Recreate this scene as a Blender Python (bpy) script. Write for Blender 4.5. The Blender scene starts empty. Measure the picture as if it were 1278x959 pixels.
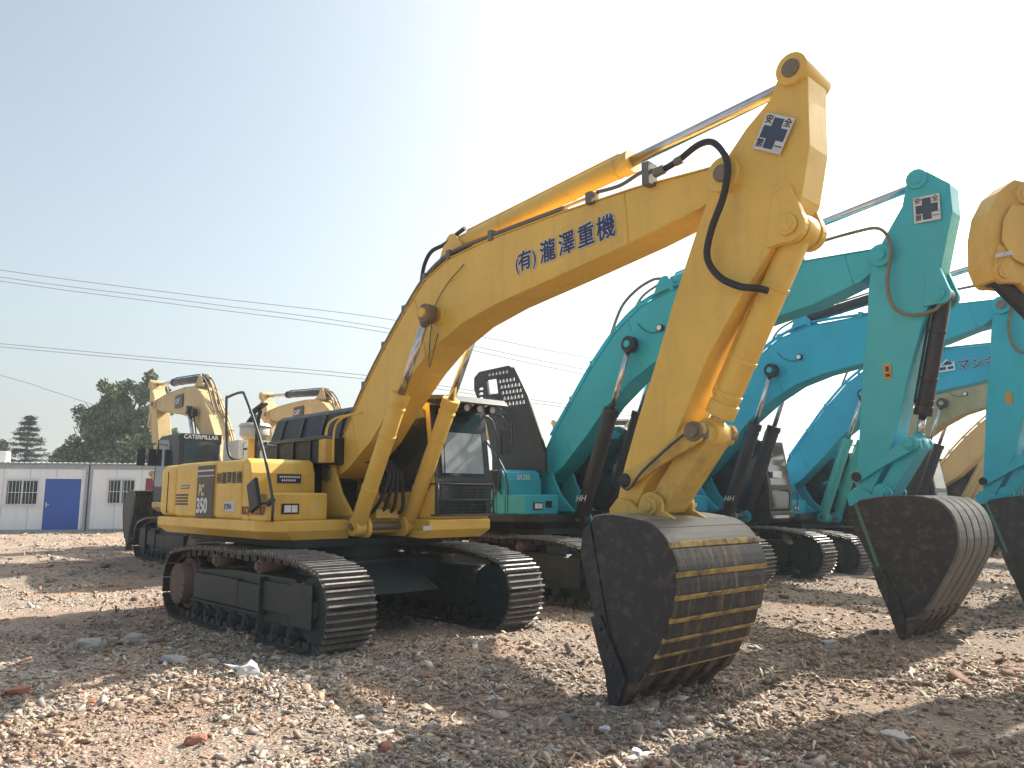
import bpy, bmesh, math, random
import numpy as np
from mathutils import Vector, Matrix, noise
from mathutils.geometry import tessellate_polygon
random.seed(7)
rng = np.random.default_rng(11)
scene = bpy.context.scene
COL = scene.collection
R = math.radians
PI = math.pi

# ------------------------------------------------------------------ materials
def new_mat(name):
    m = bpy.data.materials.new(name); m.use_nodes = True
    nt = m.node_tree; b = nt.nodes['Principled BSDF']
    return m, nt, b

def mixrgb(nt, fac, a, b, mode='MIX'):
    n = nt.nodes.new('ShaderNodeMix'); n.data_type = 'RGBA'; n.blend_type = mode
    for sock, v in ((n.inputs[0], fac), (n.inputs[6], a), (n.inputs[7], b)):
        if isinstance(v, (int, float)): sock.default_value = v
        elif isinstance(v, tuple): sock.default_value = (*v[:3], 1)
        else: nt.links.new(v, sock)
    return n.outputs[2]

def noise_tex(nt, scale, detail=4, rough=.55, coord='Object', stretch=None):
    tc = nt.nodes.new('ShaderNodeTexCoord'); n = nt.nodes.new('ShaderNodeTexNoise')
    n.inputs['Scale'].default_value = scale; n.inputs['Detail'].default_value = detail
    n.inputs['Roughness'].default_value = rough
    if stretch:
        mp = nt.nodes.new('ShaderNodeMapping'); mp.inputs['Scale'].default_value = stretch
        nt.links.new(tc.outputs[coord], mp.inputs[0]); nt.links.new(mp.outputs[0], n.inputs['Vector'])
    else: nt.links.new(tc.outputs[coord], n.inputs['Vector'])
    return n.outputs['Fac']

def ramp(nt, src, stops):
    r = nt.nodes.new('ShaderNodeValToRGB'); el = r.color_ramp.elements
    while len(el) < len(stops): el.new(.5)
    for e, (p, c) in zip(el, stops):
        e.position = p; e.color = (*c, 1) if len(c) == 3 else c
    nt.links.new(src, r.inputs[0]); return r.outputs[0]

def bump(nt, b, src, strength, dist=.01):
    n = nt.nodes.new('ShaderNodeBump'); n.inputs['Strength'].default_value = strength
    n.inputs['Distance'].default_value = dist
    nt.links.new(src, n.inputs['Height']); nt.links.new(n.outputs[0], b.inputs['Normal'])

def paint(name, col, rough=.42, dirt=(.23, .19, .14), amount=.25, metal=0, bumpy=.12, var=.14, scale=1.0, spec=.5):
    """machine paint: faded patches, dust film, small chips"""
    m, nt, b = new_mat(name)
    n1 = noise_tex(nt, 1.3*scale, 5, .6); n2 = noise_tex(nt, 9*scale, 6, .7); n3 = noise_tex(nt, 34*scale, 3, .6)
    dk = tuple(c*(1-var) for c in col); lt = tuple(min(1, c*(1+var*.7)+.01) for c in col)
    base = ramp(nt, n1, [(.3, dk), (.7, lt)])
    d = ramp(nt, n2, [(.62-amount*.35, (0, 0, 0)), (.9-amount*.3, (1, 1, 1))])
    f = nt.nodes.new('ShaderNodeMath'); f.operation = 'MULTIPLY'; f.inputs[1].default_value = min(1, amount*1.7)
    nt.links.new(d, f.inputs[0])
    c2 = mixrgb(nt, f.outputs[0], base, dirt)
    ns = noise_tex(nt, 3.2*scale, 7, .7, stretch=(2.2, 2.2, .28))
    st = ramp(nt, ns, [(.50, (0, 0, 0)), (.78, (1, 1, 1))])
    fs = nt.nodes.new('ShaderNodeMath'); fs.operation = 'MULTIPLY'; fs.inputs[1].default_value = min(.75, amount*2.0)
    nt.links.new(st, fs.inputs[0])
    c2 = mixrgb(nt, fs.outputs[0], c2, tuple(a*.35+d_*.5 for a, d_ in zip(col, dirt)))
    chips = ramp(nt, n3, [(.70, (0, 0, 0)), (.74, (1, 1, 1))])
    f2 = nt.nodes.new('ShaderNodeMath'); f2.operation = 'MULTIPLY'; f2.inputs[1].default_value = min(.8, amount*1.4)
    nt.links.new(chips, f2.inputs[0])
    c3 = mixrgb(nt, f2.outputs[0], c2, tuple(c*.45 for c in dirt))
    nt.links.new(c3, b.inputs['Base Color'])
    rr = nt.nodes.new('ShaderNodeMapRange'); rr.inputs['To Min'].default_value = rough-.08; rr.inputs['To Max'].default_value = min(1, rough+.3)
    nt.links.new(n2, rr.inputs[0]); nt.links.new(rr.outputs[0], b.inputs['Roughness'])
    b.inputs['Metallic'].default_value = metal
    b.inputs['Specular IOR Level'].default_value = spec
    if bumpy: bump(nt, b, n2, bumpy, .006)
    return m

def flat_mat(name, col, rough=.5, metal=0, spec=.5):
    m, nt, b = new_mat(name)
    n = noise_tex(nt, 14, 4); c = ramp(nt, n, [(.25, tuple(x*.86 for x in col)), (.75, tuple(min(1, x*1.1) for x in col))])
    nt.links.new(c, b.inputs['Base Color'])
    b.inputs['Roughness'].default_value = rough; b.inputs['Metallic'].default_value = metal
    b.inputs['Specular IOR Level'].default_value = spec
    return m

M = {}
M['yellow'] = paint('yellow_paint', (.78, .49, .085), .36, (.50, .38, .20), .26, var=.10)
M['yellow_dirty'] = paint('worn_yellow_paint', (.64, .42, .09), .5, (.25, .18, .10), .36)
M['teal'] = paint('teal_paint', (.018, .41, .53), .36, (.20, .34, .33), .2, var=.10)
M['blue_teal'] = paint('blue_teal_paint', (.008, .38, .54), .38, (.12, .28, .33), .16, var=.10)
M['green_teal'] = paint('green_teal_paint', (.05, .40, .36), .45, (.2, .32, .27), .25)
M['ochre'] = paint('ochre_paint', (.70, .43, .09), .42, (.38, .27, .13), .2)
M['tan'] = paint('tan_yellow_paint', (.60, .44, .21), .5, (.34, .27, .18), .28)
M['dusty_tan'] = paint('dusty_tan_paint', (.45, .33, .17), .55, (.32, .26, .18), .3)
M['black'] = paint('black_paint', (.008, .011, .016), .38, (.05, .05, .05), .18)
M['grey_black'] = paint('dusty_black_panel', (.020, .024, .030), .42, (.08, .085, .09), .2)
M['cyl_black'] = paint('black_cylinder_paint', (.010, .011, .020), .34, (.045, .04, .045), .16)
M['under'] = paint('undercarriage_paint', (.004, .018, .020), .55, (.04, .045, .04), .3)
M['frame'] = paint('track_frame_paint', (.018, .028, .027), .5, (.10, .08, .06), .4)
M['shoe'] = paint('worn_track_steel', (.055, .05, .048), .5, (.11, .09, .07), .5, metal=.2, bumpy=.4, scale=2)
M['hub'] = paint('rusty_hub', (.16, .105, .085), .7, (.10, .08, .06), .4)
M['bucket_side'] = paint('dark_bucket_steel', (.020, .021, .026), .55, (.10, .085, .065), .2, bumpy=.25)
M['bucket_back'] = paint('worn_bucket_back', (.045, .038, .038), .5, (.16, .12, .07), .5, metal=.15, bumpy=.4)
M['bucket_top'] = paint('worn_bucket_top', (.30, .26, .19), .45, (.16, .13, .10), .5, metal=.3, bumpy=.3)
M['bucket_ledge'] = paint('mustard_worn_ledge', (.30, .21, .075), .55, (.14, .10, .06), .5, bumpy=.4)
def scraped(name, dark, worn, lo=.46, hi=.66, stretch=(1.6, 7, .9), rough=.5):
    m, nt, b = new_mat(name)
    a = noise_tex(nt, 2.4, 8, .72, stretch=stretch); f = ramp(nt, a, [(lo, (0, 0, 0)), (hi, (1, 1, 1))])
    n_ = noise_tex(nt, 11, 6, .7); f2 = ramp(nt, n_, [(.5, (0, 0, 0)), (.68, (1, 1, 1))])
    c = mixrgb(nt, f, dark, worn); c = mixrgb(nt, mixrgb(nt, 1.0, f2, (.55, .55, .55), 'MULTIPLY'), c, (.13, .10, .075))
    nt.links.new(c, b.inputs['Base Color']); b.inputs['Metallic'].default_value = .15
    r_ = nt.nodes.new('ShaderNodeMapRange'); r_.inputs['To Min'].default_value = rough-.15; r_.inputs['To Max'].default_value = rough+.25
    nt.links.new(n_, r_.inputs[0]); nt.links.new(r_.outputs[0], b.inputs['Roughness']); bump(nt, b, n_, .4, .008); return m
M['bucket_back'] = scraped('scraped_bucket_back', (.018, .018, .024), (.26, .185, .075), .52, .72)
M['bucket_ledge'] = scraped('scraped_ledge', (.07, .055, .045), (.48, .33, .10), .38, .55, (2.2, 2.5, 3))
M['bucket_side'] = scraped('dark_bucket_side', (.018, .021, .028), (.062, .052, .046), .54, .84, (1.2, 1, 3.2), .45)
M['bucket_grey'] = scraped('grey_bucket_back', (.085, .085, .082), (.20, .19, .165), .42, .70, (1.2, 5, .7))
M['bucket_mid'] = paint('grey_worn_plate', (.15, .14, .13), .45, (.2, .17, .13), .45, metal=.3, bumpy=.3)
M['tooth_steel'] = paint('muddy_tooth_steel', (.055, .045, .04), .6, (.2, .15, .11), .55, bumpy=.5)
M['rib_teal'] = paint('scuffed_teal_edge', (.05, .16, .14), .5, (.12, .1, .08), .4)
M['chrome'] = flat_mat('chromed_rod', (.62, .60, .60), .20, .95)
M['steel'] = paint('bare_pin_steel', (.22, .17, .12), .5, (.12, .08, .05), .4, metal=.4)
M['polished'] = paint('polished_grouser', (.25, .24, .23), .4, (.11, .09, .07), .5, metal=.4, bumpy=.3, scale=2)
M['rubber'] = flat_mat('black_rubber_hose', (.02, .02, .024), .55)
M['pipe'] = paint('steel_pipe', (.16, .15, .14), .4, (.2, .17, .12), .3, metal=.3)
M['rail'] = flat_mat('dark_grey_rail', (.05, .055, .06), .45)
M['white'] = flat_mat('white_decal', (.72, .72, .72), .5)
M['decal_dark'] = flat_mat('dark_decal', (.045, .030, .030), .45)
M['navy'] = flat_mat('navy_lettering', (.018, .025, .11), .5)
M['ink'] = flat_mat('black_lettering', (.02, .02, .022), .5)
M['red'] = flat_mat('dark_red_lettering', (.16, .03, .02), .5)
M['cream'] = flat_mat('cream_lettering', (.75, .6, .25), .5)
M['sign_blue'] = flat_mat('grey_blue_sign_ink', (.03, .055, .10), .5)
M['sign_white'] = flat_mat('sign_white', (.62, .62, .64), .5)
M['orange'] = flat_mat('orange_sticker', (.55, .25, .06), .5)
M['lamp'] = flat_mat('lamp_lens', (.75, .76, .78), .12)
M['lightgrey'] = flat_mat('light_grey_plastic', (.55, .56, .56), .4)
m, nt, b = new_mat('dark_glass')
b.inputs['Base Color'].default_value = (.02, .028, .036, 1); b.inputs['Roughness'].default_value = .06; b.inputs['Specular IOR Level'].default_value = .8
n = noise_tex(nt, 3); c = ramp(nt, n, [(.3, (.012, .018, .026)), (.8, (.04, .055, .065))]); nt.links.new(c, b.inputs['Base Color'])
M['glass'] = m
m, nt, b = new_mat('dusty_windscreen')
n = noise_tex(nt, 5, 6); c = ramp(nt, n, [(.35, (.24, .29, .33)), (.8, (.40, .44, .47))]); nt.links.new(c, b.inputs['Base Color'])
b.inputs['Roughness'].default_value = .16
M['screen'] = m
M['cabin_wall'] = paint('white_cabin_panel', (.82, .84, .85), .5, (.58, .58, .57), .2, var=.04, bumpy=.05)
M['cabin_trim'] = paint('grey_cabin_trim', (.34, .38, .43), .5, (.25, .25, .25), .2)
M['cabin_roof'] = paint('grey_cabin_roof', (.30, .33, .36), .6, (.2, .19, .17), .4)
M['door_blue'] = paint('blue_door', (.006, .075, .40), .4, (.05, .12, .3), .1, var=.05)
M['bar_white'] = flat_mat('white_window_bar', (.7, .72, .74), .5)
M['plaque'] = flat_mat('dark_red_plaque', (.22, .025, .035), .5)
M['wire'] = flat_mat('overhead_wire', (.16, .17, .18), .7)
M['bark'] = flat_mat('grey_brown_bark', (.09, .07, .05), .9)

def leaf_mat(name, a, b_):
    m, nt, b = new_mat(name)
    g = nt.nodes.new('ShaderNodeNewGeometry')
    c = ramp(nt, g.outputs['Random Per Island'], [(0, a), (1, b_)])
    nt.links.new(c, b.inputs['Base Color']); b.inputs['Roughness'].default_value = .65
    b.inputs['Specular IOR Level'].default_value = .25
    return m
M['leaf'] = leaf_mat('grey_green_leaf', (.035, .06, .03), (.20, .25, .13))
M['needle'] = leaf_mat('blue_green_needle', (.035, .055, .04), (.08, .11, .085))

# rubble: colour per stone
m, nt, b = new_mat('mixed_rubble')
g = nt.nodes.new('ShaderNodeNewGeometry')
c = ramp(nt, g.outputs['Random Per Island'], [(0, (.22, .17, .13)), (.12, (.42, .34, .25)), (.26, (.44, .21, .14)), (.32, (.34, .31, .29)),
    (.46, (.56, .48, .38)), (.60, (.19, .16, .14)), (.68, (.50, .32, .24)), (.76, (.62, .56, .49)), (.88, (.42, .40, .38)), (.95, (.72, .70, .66))])
c.node.color_ramp.interpolation = 'CONSTANT'
n = noise_tex(nt, 30, 4); d = ramp(nt, n, [(.3, (.72, .72, .72)), (.7, (1.08, 1.05, 1.0))])
def yard_tint(nt, c):
    t1 = noise_tex(nt, .55, 5, .6); t2 = noise_tex(nt, .95, 6, .65, stretch=(1, 1, 0)); t3 = noise_tex(nt, 1.7, 5, .6)
    c = mixrgb(nt, ramp(nt, t1, [(.48, (0, 0, 0)), (.64, (.66, .66, .66))]), c, (.43, .265, .175))
    c = mixrgb(nt, ramp(nt, t2, [(.50, (0, 0, 0)), (.66, (.78, .78, .78))]), c, (.175, .14, .12))
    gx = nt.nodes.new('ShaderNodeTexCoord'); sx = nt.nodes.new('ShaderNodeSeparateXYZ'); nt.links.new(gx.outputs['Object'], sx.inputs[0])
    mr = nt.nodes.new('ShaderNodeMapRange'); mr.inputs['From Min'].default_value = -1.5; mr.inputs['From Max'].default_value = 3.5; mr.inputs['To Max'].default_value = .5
    nt.links.new(sx.outputs['X'], mr.inputs[0]); c = mixrgb(nt, mr.outputs[0], c, (.17, .12, .085))   # tint grows darker and browner towards the right side of the yard
    return mixrgb(nt, ramp(nt, t3, [(.60, (0, 0, 0)), (.74, (.5, .5, .5))]), c, (.56, .46, .31))
c = mixrgb(nt, 1.0, c, d, 'MULTIPLY')
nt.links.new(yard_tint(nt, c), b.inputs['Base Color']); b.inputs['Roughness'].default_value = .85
b.inputs['Specular IOR Level'].default_value = .3
M['rubble'] = m
m, nt, b = new_mat('wood_splinters')
g = nt.nodes.new('ShaderNodeNewGeometry')
c = ramp(nt, g.outputs['Random Per Island'], [(0, (.20, .13, .075)), (.3, (.42, .33, .22)), (.6, (.52, .44, .32)), (.85, (.28, .24, .20)), (1, (.6, .56, .5))])
nt.links.new(c, b.inputs['Base Color']); b.inputs['Roughness'].default_value = .8
M['splinter'] = m
M['plastic'] = flat_mat('dirty_white_plastic', (.55, .56, .58), .35)
M['concrete'] = paint('pale_concrete', (.42, .40, .37), .85, (.25, .22, .18), .4, bumpy=.6, scale=6)
M['brick'] = paint('broken_brick', (.36, .14, .09), .85, (.3, .24, .18), .4, bumpy=.6, scale=6)

m, nt, b = new_mat('crushed_rubble_soil')
n0 = noise_tex(nt, .32, 5, .6); n1 = noise_tex(nt, 2.2, 8, .65); n2 = noise_tex(nt, 16, 8, .75); n3 = noise_tex(nt, 60, 4, .7)
tc = nt.nodes.new('ShaderNodeTexCoord'); v = nt.nodes.new('ShaderNodeTexVoronoi'); v.inputs['Scale'].default_value = 38
v.inputs['Randomness'].default_value = 1
mp = nt.nodes.new('ShaderNodeMapping'); mp.inputs['Scale'].default_value = (1, 1.3, 1)
nt.links.new(tc.outputs['Object'], mp.inputs[0]); nt.links.new(mp.outputs[0], v.inputs['Vector'])
sep = nt.nodes.new('ShaderNodeSeparateColor'); nt.links.new(v.outputs['Color'], sep.inputs[0])
frag = ramp(nt, sep.outputs[0], [(0, (.24, .19, .15)), (.25, (.42, .34, .26)), (.45, (.42, .25, .18)), (.6, (.34, .31, .28)), (.8, (.54, .47, .39)), (1, (.66, .61, .55))])
soil = ramp(nt, n1, [(.3, (.15, .12, .10)), (.5, (.27, .21, .165)), (.72, (.42, .33, .25))])
area = ramp(nt, n0, [(.38, (.55, .55, .55)), (.62, (.95, .95, .95))])
c = mixrgb(nt, area, soil, frag)
dd = ramp(nt, n2, [(.3, (.55, .55, .56)), (.7, (1.25, 1.22, 1.18))])
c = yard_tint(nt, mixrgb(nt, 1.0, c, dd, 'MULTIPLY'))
nt.links.new(c, b.inputs['Base Color']); b.inputs['Roughness'].default_value = .92; b.inputs['Specular IOR Level'].default_value = .25
ad = nt.nodes.new('ShaderNodeMath'); ad.operation = 'ADD'; nt.links.new(n3, ad.inputs[0]); nt.links.new(v.outputs['Distance'], ad.inputs[1])
bump(nt, b, ad.outputs[0], .8, .018)
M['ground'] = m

# ------------------------------------------------------------------ mesh helpers
class MB:
    def __init__(s): s.bm = bmesh.new()
    def face(s, pts, smooth=False):
        f = s.bm.faces.new([s.bm.verts.new(p) for p in pts]); f.smooth = smooth; return f
    def hexa(s, p):  # 8 pts: bottom 4 ccw, top 4
        v = [s.bm.verts.new(q) for q in p]
        for a in ((3,2,1,0),(4,5,6,7),(0,1,5,4),(1,2,6,5),(2,3,7,6),(3,0,4,7)): s.bm.faces.new([v[i] for i in a])
        return s
    def box(s, x0, x1, y0, y1, z0, z1):
        return s.hexa([(x0,y0,z0),(x1,y0,z0),(x1,y1,z0),(x0,y1,z0),(x0,y0,z1),(x1,y0,z1),(x1,y1,z1),(x0,y1,z1)])
    def obox(s, c, size, rot):  # oriented box; rot = Matrix 3x3
        h = [d/2 for d in size]; c = Vector(c)
        P = [(-h[0],-h[1],-h[2]),(h[0],-h[1],-h[2]),(h[0],h[1],-h[2]),(-h[0],h[1],-h[2]),(-h[0],-h[1],h[2]),(h[0],-h[1],h[2]),(h[0],h[1],h[2]),(-h[0],h[1],h[2])]
        return s.hexa([c+rot@Vector(q) for q in P])
    def plate(s, o, a, b, axis='y', holes=()):
        """outline extruded between a and b along axis. axis y: outline (x,z); x: outline (y,z); z: outline (x,y)"""
        def mp(u, w, t):
            return (u, t, w) if axis == 'y' else ((t, u, w) if axis == 'x' else (u, w, t))
        loops = [list(o)] + [list(h) for h in holes]
        tris = tessellate_polygon([[Vector((u, w, 0)) for u, w in L] for L in loops])
        flat = [q for L in loops for q in L]
        va = [s.bm.verts.new(mp(u, w, a)) for u, w in flat]; vb = [s.bm.verts.new(mp(u, w, b)) for u, w in flat]
        if holes:
            for t in tris:
                for V in (va, vb):
                    try: s.bm.faces.new([V[i] for i in t])
                    except ValueError: pass
        else:
            s.bm.faces.new(va); s.bm.faces.new(vb[::-1])
        k = 0
        for L in loops:
            n = len(L)
            for i in range(n):
                j = (i+1) % n
                s.bm.faces.new([va[k+i], vb[k+i], vb[k+j], va[k+j]])
            k += n
        return s
    def loft(s, secs):
        """secs: [(top(x,z), bottom(x,z), half width top, half width bottom)] -> closed box girder"""
        rings = []
        for (tx, tz), (bx, bz), wt, wb in secs:
            rings.append([s.bm.verts.new(q) for q in ((tx,-wt,tz),(tx,wt,tz),(bx,wb,bz),(bx,-wb,bz))])
        for a, b in zip(rings, rings[1:]):
            for i in range(4):
                j = (i+1) % 4; s.bm.faces.new([a[i], a[j], b[j], b[i]])
        s.bm.faces.new(rings[0][::-1]); s.bm.faces.new(rings[-1]); return s
    def cyl(s, p0, p1, r0, r1=None, seg=16):
        r1 = r0 if r1 is None else r1
        p0, p1 = Vector(p0), Vector(p1); d = (p1-p0).normalized()
        u = d.orthogonal().normalized(); w = d.cross(u)
        A, B = [], []
        for i in range(seg):
            a = 2*PI*i/seg; e = u*math.cos(a)+w*math.sin(a)
            A.append(s.bm.verts.new(p0+e*r0)); B.append(s.bm.verts.new(p1+e*r1))
        for i in range(seg):
            j = (i+1) % seg; f = s.bm.faces.new([A[i], A[j], B[j], B[i]]); f.smooth = True
        s.bm.faces.new(A[::-1]); s.bm.faces.new(B); return s
    def tube(s, pts, r, seg=8, smooth_path=True):
        P = [Vector(p) for p in pts]
        if smooth_path and len(P) > 2:
            Q = []
            for i in range(len(P)-1):
                a, b, c, d = P[max(i-1, 0)], P[i], P[i+1], P[min(i+2, len(P)-1)]
                for k in range(6):
                    t = k/6
                    Q.append(.5*((2*b)+(c-a)*t+(2*a-5*b+4*c-d)*t*t+(3*b-a-3*c+d)*t**3))
            Q.append(P[-1]); P = Q
        rings = []; u = None
        for i, q in enumerate(P):
            d = (P[min(i+1, len(P)-1)]-P[max(i-1, 0)]).normalized()
            if u is None: u = d.orthogonal().normalized()
            u = (u-d*u.dot(d)).normalized(); w = d.cross(u)
            rings.append([s.bm.verts.new(q+(u*math.cos(2*PI*k/seg)+w*math.sin(2*PI*k/seg))*r) for k in range(seg)])
        for a, b in zip(rings, rings[1:]):
            for k in range(seg):
                j = (k+1) % seg; f = s.bm.faces.new([a[k], a[j], b[j], b[k]]); f.smooth = True
        s.bm.faces.new(rings[0][::-1]); s.bm.faces.new(rings[-1]); return s
    def mesh(s, name, mat):
        bmesh.ops.recalc_face_normals(s.bm, faces=s.bm.faces[:])
        me = bpy.data.meshes.new(name); s.bm.to_mesh(me); s.bm.free()
        for x in (mat if isinstance(mat, list) else [mat]): me.materials.append(x)
        return me
    def build(s, name, mat, parent=None, bevel=0, seg=2):
        return link(name, s.mesh(name, mat), parent, bevel, seg)

def link(name, me, parent=None, bevel=0, seg=2):
    o = bpy.data.objects.new(name, me); COL.objects.link(o)
    if parent: o.parent = parent
    if bevel:
        md = o.modifiers.new('bevel', 'BEVEL'); md.width = bevel; md.segments = seg; md.limit_method = 'ANGLE'; md.angle_limit = R(35)
        md.harden_normals = False
    return o

def thing(name, label, cat, loc=(0, 0, 0), rotz=0, group=None):
    o = bpy.data.objects.new(name, None); COL.objects.link(o); o.location = loc; o.rotation_euler = (0, 0, rotz)
    o['label'] = label; o['category'] = cat
    if group: o['group'] = group
    o.empty_display_size = .3
    return o
def tag(o, label, cat, group=None):
    o['label'] = label; o['category'] = cat
    if group: o['group'] = group
    return o

def text(name, body, size, mat, parent, origin, ux, uy, bold=0, width=1.0, align='LEFT', shear=0, extrude=.0015):
    """lettering lying in the plane spanned by ux, uy (parent space)"""
    cu = bpy.data.curves.new(name, 'FONT'); cu.body = body; cu.size = size; cu.shear = shear
    cu.align_x = align; cu.align_y = 'CENTER'; cu.extrude = .0004; cu.resolution_u = 3
    cu.materials.append(mat)
    tmp = bpy.data.objects.new(name+'_curve', cu); COL.objects.link(tmp)
    bpy.context.view_layer.update()
    me = bpy.data.meshes.new_from_object(tmp.evaluated_get(bpy.context.evaluated_depsgraph_get())); me.name = name
    if bold > 0:
        b0 = bmesh.new(); nn_ = 8 if bold > .006 else 4
        for k in range(nn_+1):
            m2 = me.copy(); a_ = 2*PI*k/nn_+.4
            r_ = bold if k < nn_ else 0
            m2.transform(Matrix.Translation((math.cos(a_)*r_, math.sin(a_)*r_, .00022*k))); b0.from_mesh(m2); bpy.data.meshes.remove(m2)
        b0.to_mesh(me); b0.free()
    bpy.data.objects.remove(tmp); bpy.data.curves.remove(cu)
    o = bpy.data.objects.new(name, me); COL.objects.link(o); o.parent = parent
    X = Vector(ux).normalized(); Y = Vector(uy).normalized(); Z = X.cross(Y)
    mt = Matrix.Identity(4)
    for i in range(3):
        mt[i][0] = X[i]*width; mt[i][1] = Y[i]; mt[i][2] = Z[i]; mt[i][3] = origin[i]
    o.matrix_basis = mt
    return o

CACHE = {}
def cached(key, fn, name, mat):
    if key not in CACHE:
        mb = MB(); fn(mb); CACHE[key] = mb.mesh(name, mat)
    return CACHE[key]

def arc(cx, cz, r, a0, a1, n):
    return [(cx+r*math.cos(R(a0+(a1-a0)*i/n)), cz+r*math.sin(R(a0+(a1-a0)*i/n))) for i in range(n+1)]

# ------------------------------------------------------------------ terrain height
def sstep(a, b, x):
    t = min(1, max(0, (x-a)/(b-a))); return t*t*(3-2*t)
def base_h(x, y):
    left = 1-sstep(-3, 3, x)
    return .2*sstep(13, 19, y)*left + .17*sstep(20, 32, y)*left
def height(x, y):
    h = base_h(x, y)
    v = Vector((x, y, 0))
    far = 1-sstep(25, 60, y)*.6
    h += (noise.noise(v*.35)*.05 + noise.noise(v*1.3+Vector((5, 2, 1)))*.045 + noise.noise(v*4.2)*.03 + noise.noise(v*9.5)*.012)*far
    for cx, cy, r_, a_ in ((-1.2, 8.7, .8, .10), (-.3, 8.9, .7, .12), (-3.9, 8.6, .9, .06), (-2.4, 7.2, .9, .05), (.6, 9.6, .8, .08), (2.6, 10.6, 1.0, .07)):
        d2 = ((x-cx)**2+(y-cy)**2)/(r_*r_)
        if d2 < 6: h += a_*math.exp(-d2)*(1+.7*noise.noise(v*2.6))
    return h - .02

# ------------------------------------------------------------------ tracks
def track_path(n):
    """closed loop of the shoe plates in (x,z), sagging top run"""
    pts = []
    pts += arc(1.93, .50, .455, -90, 62, 8)
    pts += [(1.6, 1.0), (1.2, 1.035), (.6, 1.045), (.1, 1.02), (-.4, 1.04), (-1.0, 1.03), (-1.6, 1.0)]
    pts += arc(-1.97, .50, .46, 112, 270, 8)
    pts += [(-1.0, .035), (0, .035), (1.0, .035)]
    P = [Vector((a, 0, b)) for a, b in pts]; P.append(P[0])
    L = [0]
    for a, b in zip(P, P[1:]): L.append(L[-1]+(b-a).length)
    out = []
    for i in range(n):
        t = L[-1]*i/n; k = max(j for j in range(len(L)-1) if L[j] <= t)
        q = P[k].lerp(P[k+1], (t-L[k])/(L[k+1]-L[k])); out.append(q)
    return out, L[-1]

def belt(mb, w=.6, n=49):
    P, L = track_path(n); pitch = L/n
    for i, q in enumerate(P):
        d = (P[(i+1) % n]-P[i-1]).normalized(); nrm = Vector((-d.z, 0, d.x)); nrm = -nrm  # outward
        c = Vector((0, 0, .5)); 
        if (q-Vector((q.x*.75, 0, .5))).dot(nrm) < 0: nrm = -nrm
        rot = Matrix((d, Vector((0, 1, 0)), nrm)).transposed()
        mb.obox(q, (pitch*.94, w, .016), rot)
        for k, (o, hh) in enumerate(((-.40, .046), (0, .036), (.40, .036))):
            nf = len(mb.bm.faces); mb.obox(q+d*pitch*o*.94+nrm*(.008+hh/2), (.020, w*.995, hh), rot); mb.bm.faces.ensure_lookup_table()
            for fi in range(nf, len(mb.bm.faces)): mb.bm.faces[fi].material_index = 1
        mb.obox(q-nrm*.045, (pitch*.72, .06, .075), rot)
        mb.obox(q-nrm*.045+Vector((0, .14, 0)), (pitch*.72, .045, .085), rot)
        mb.obox(q-nrm*.045-Vector((0, .14, 0)), (pitch*.72, .045, .085), rot)

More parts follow.
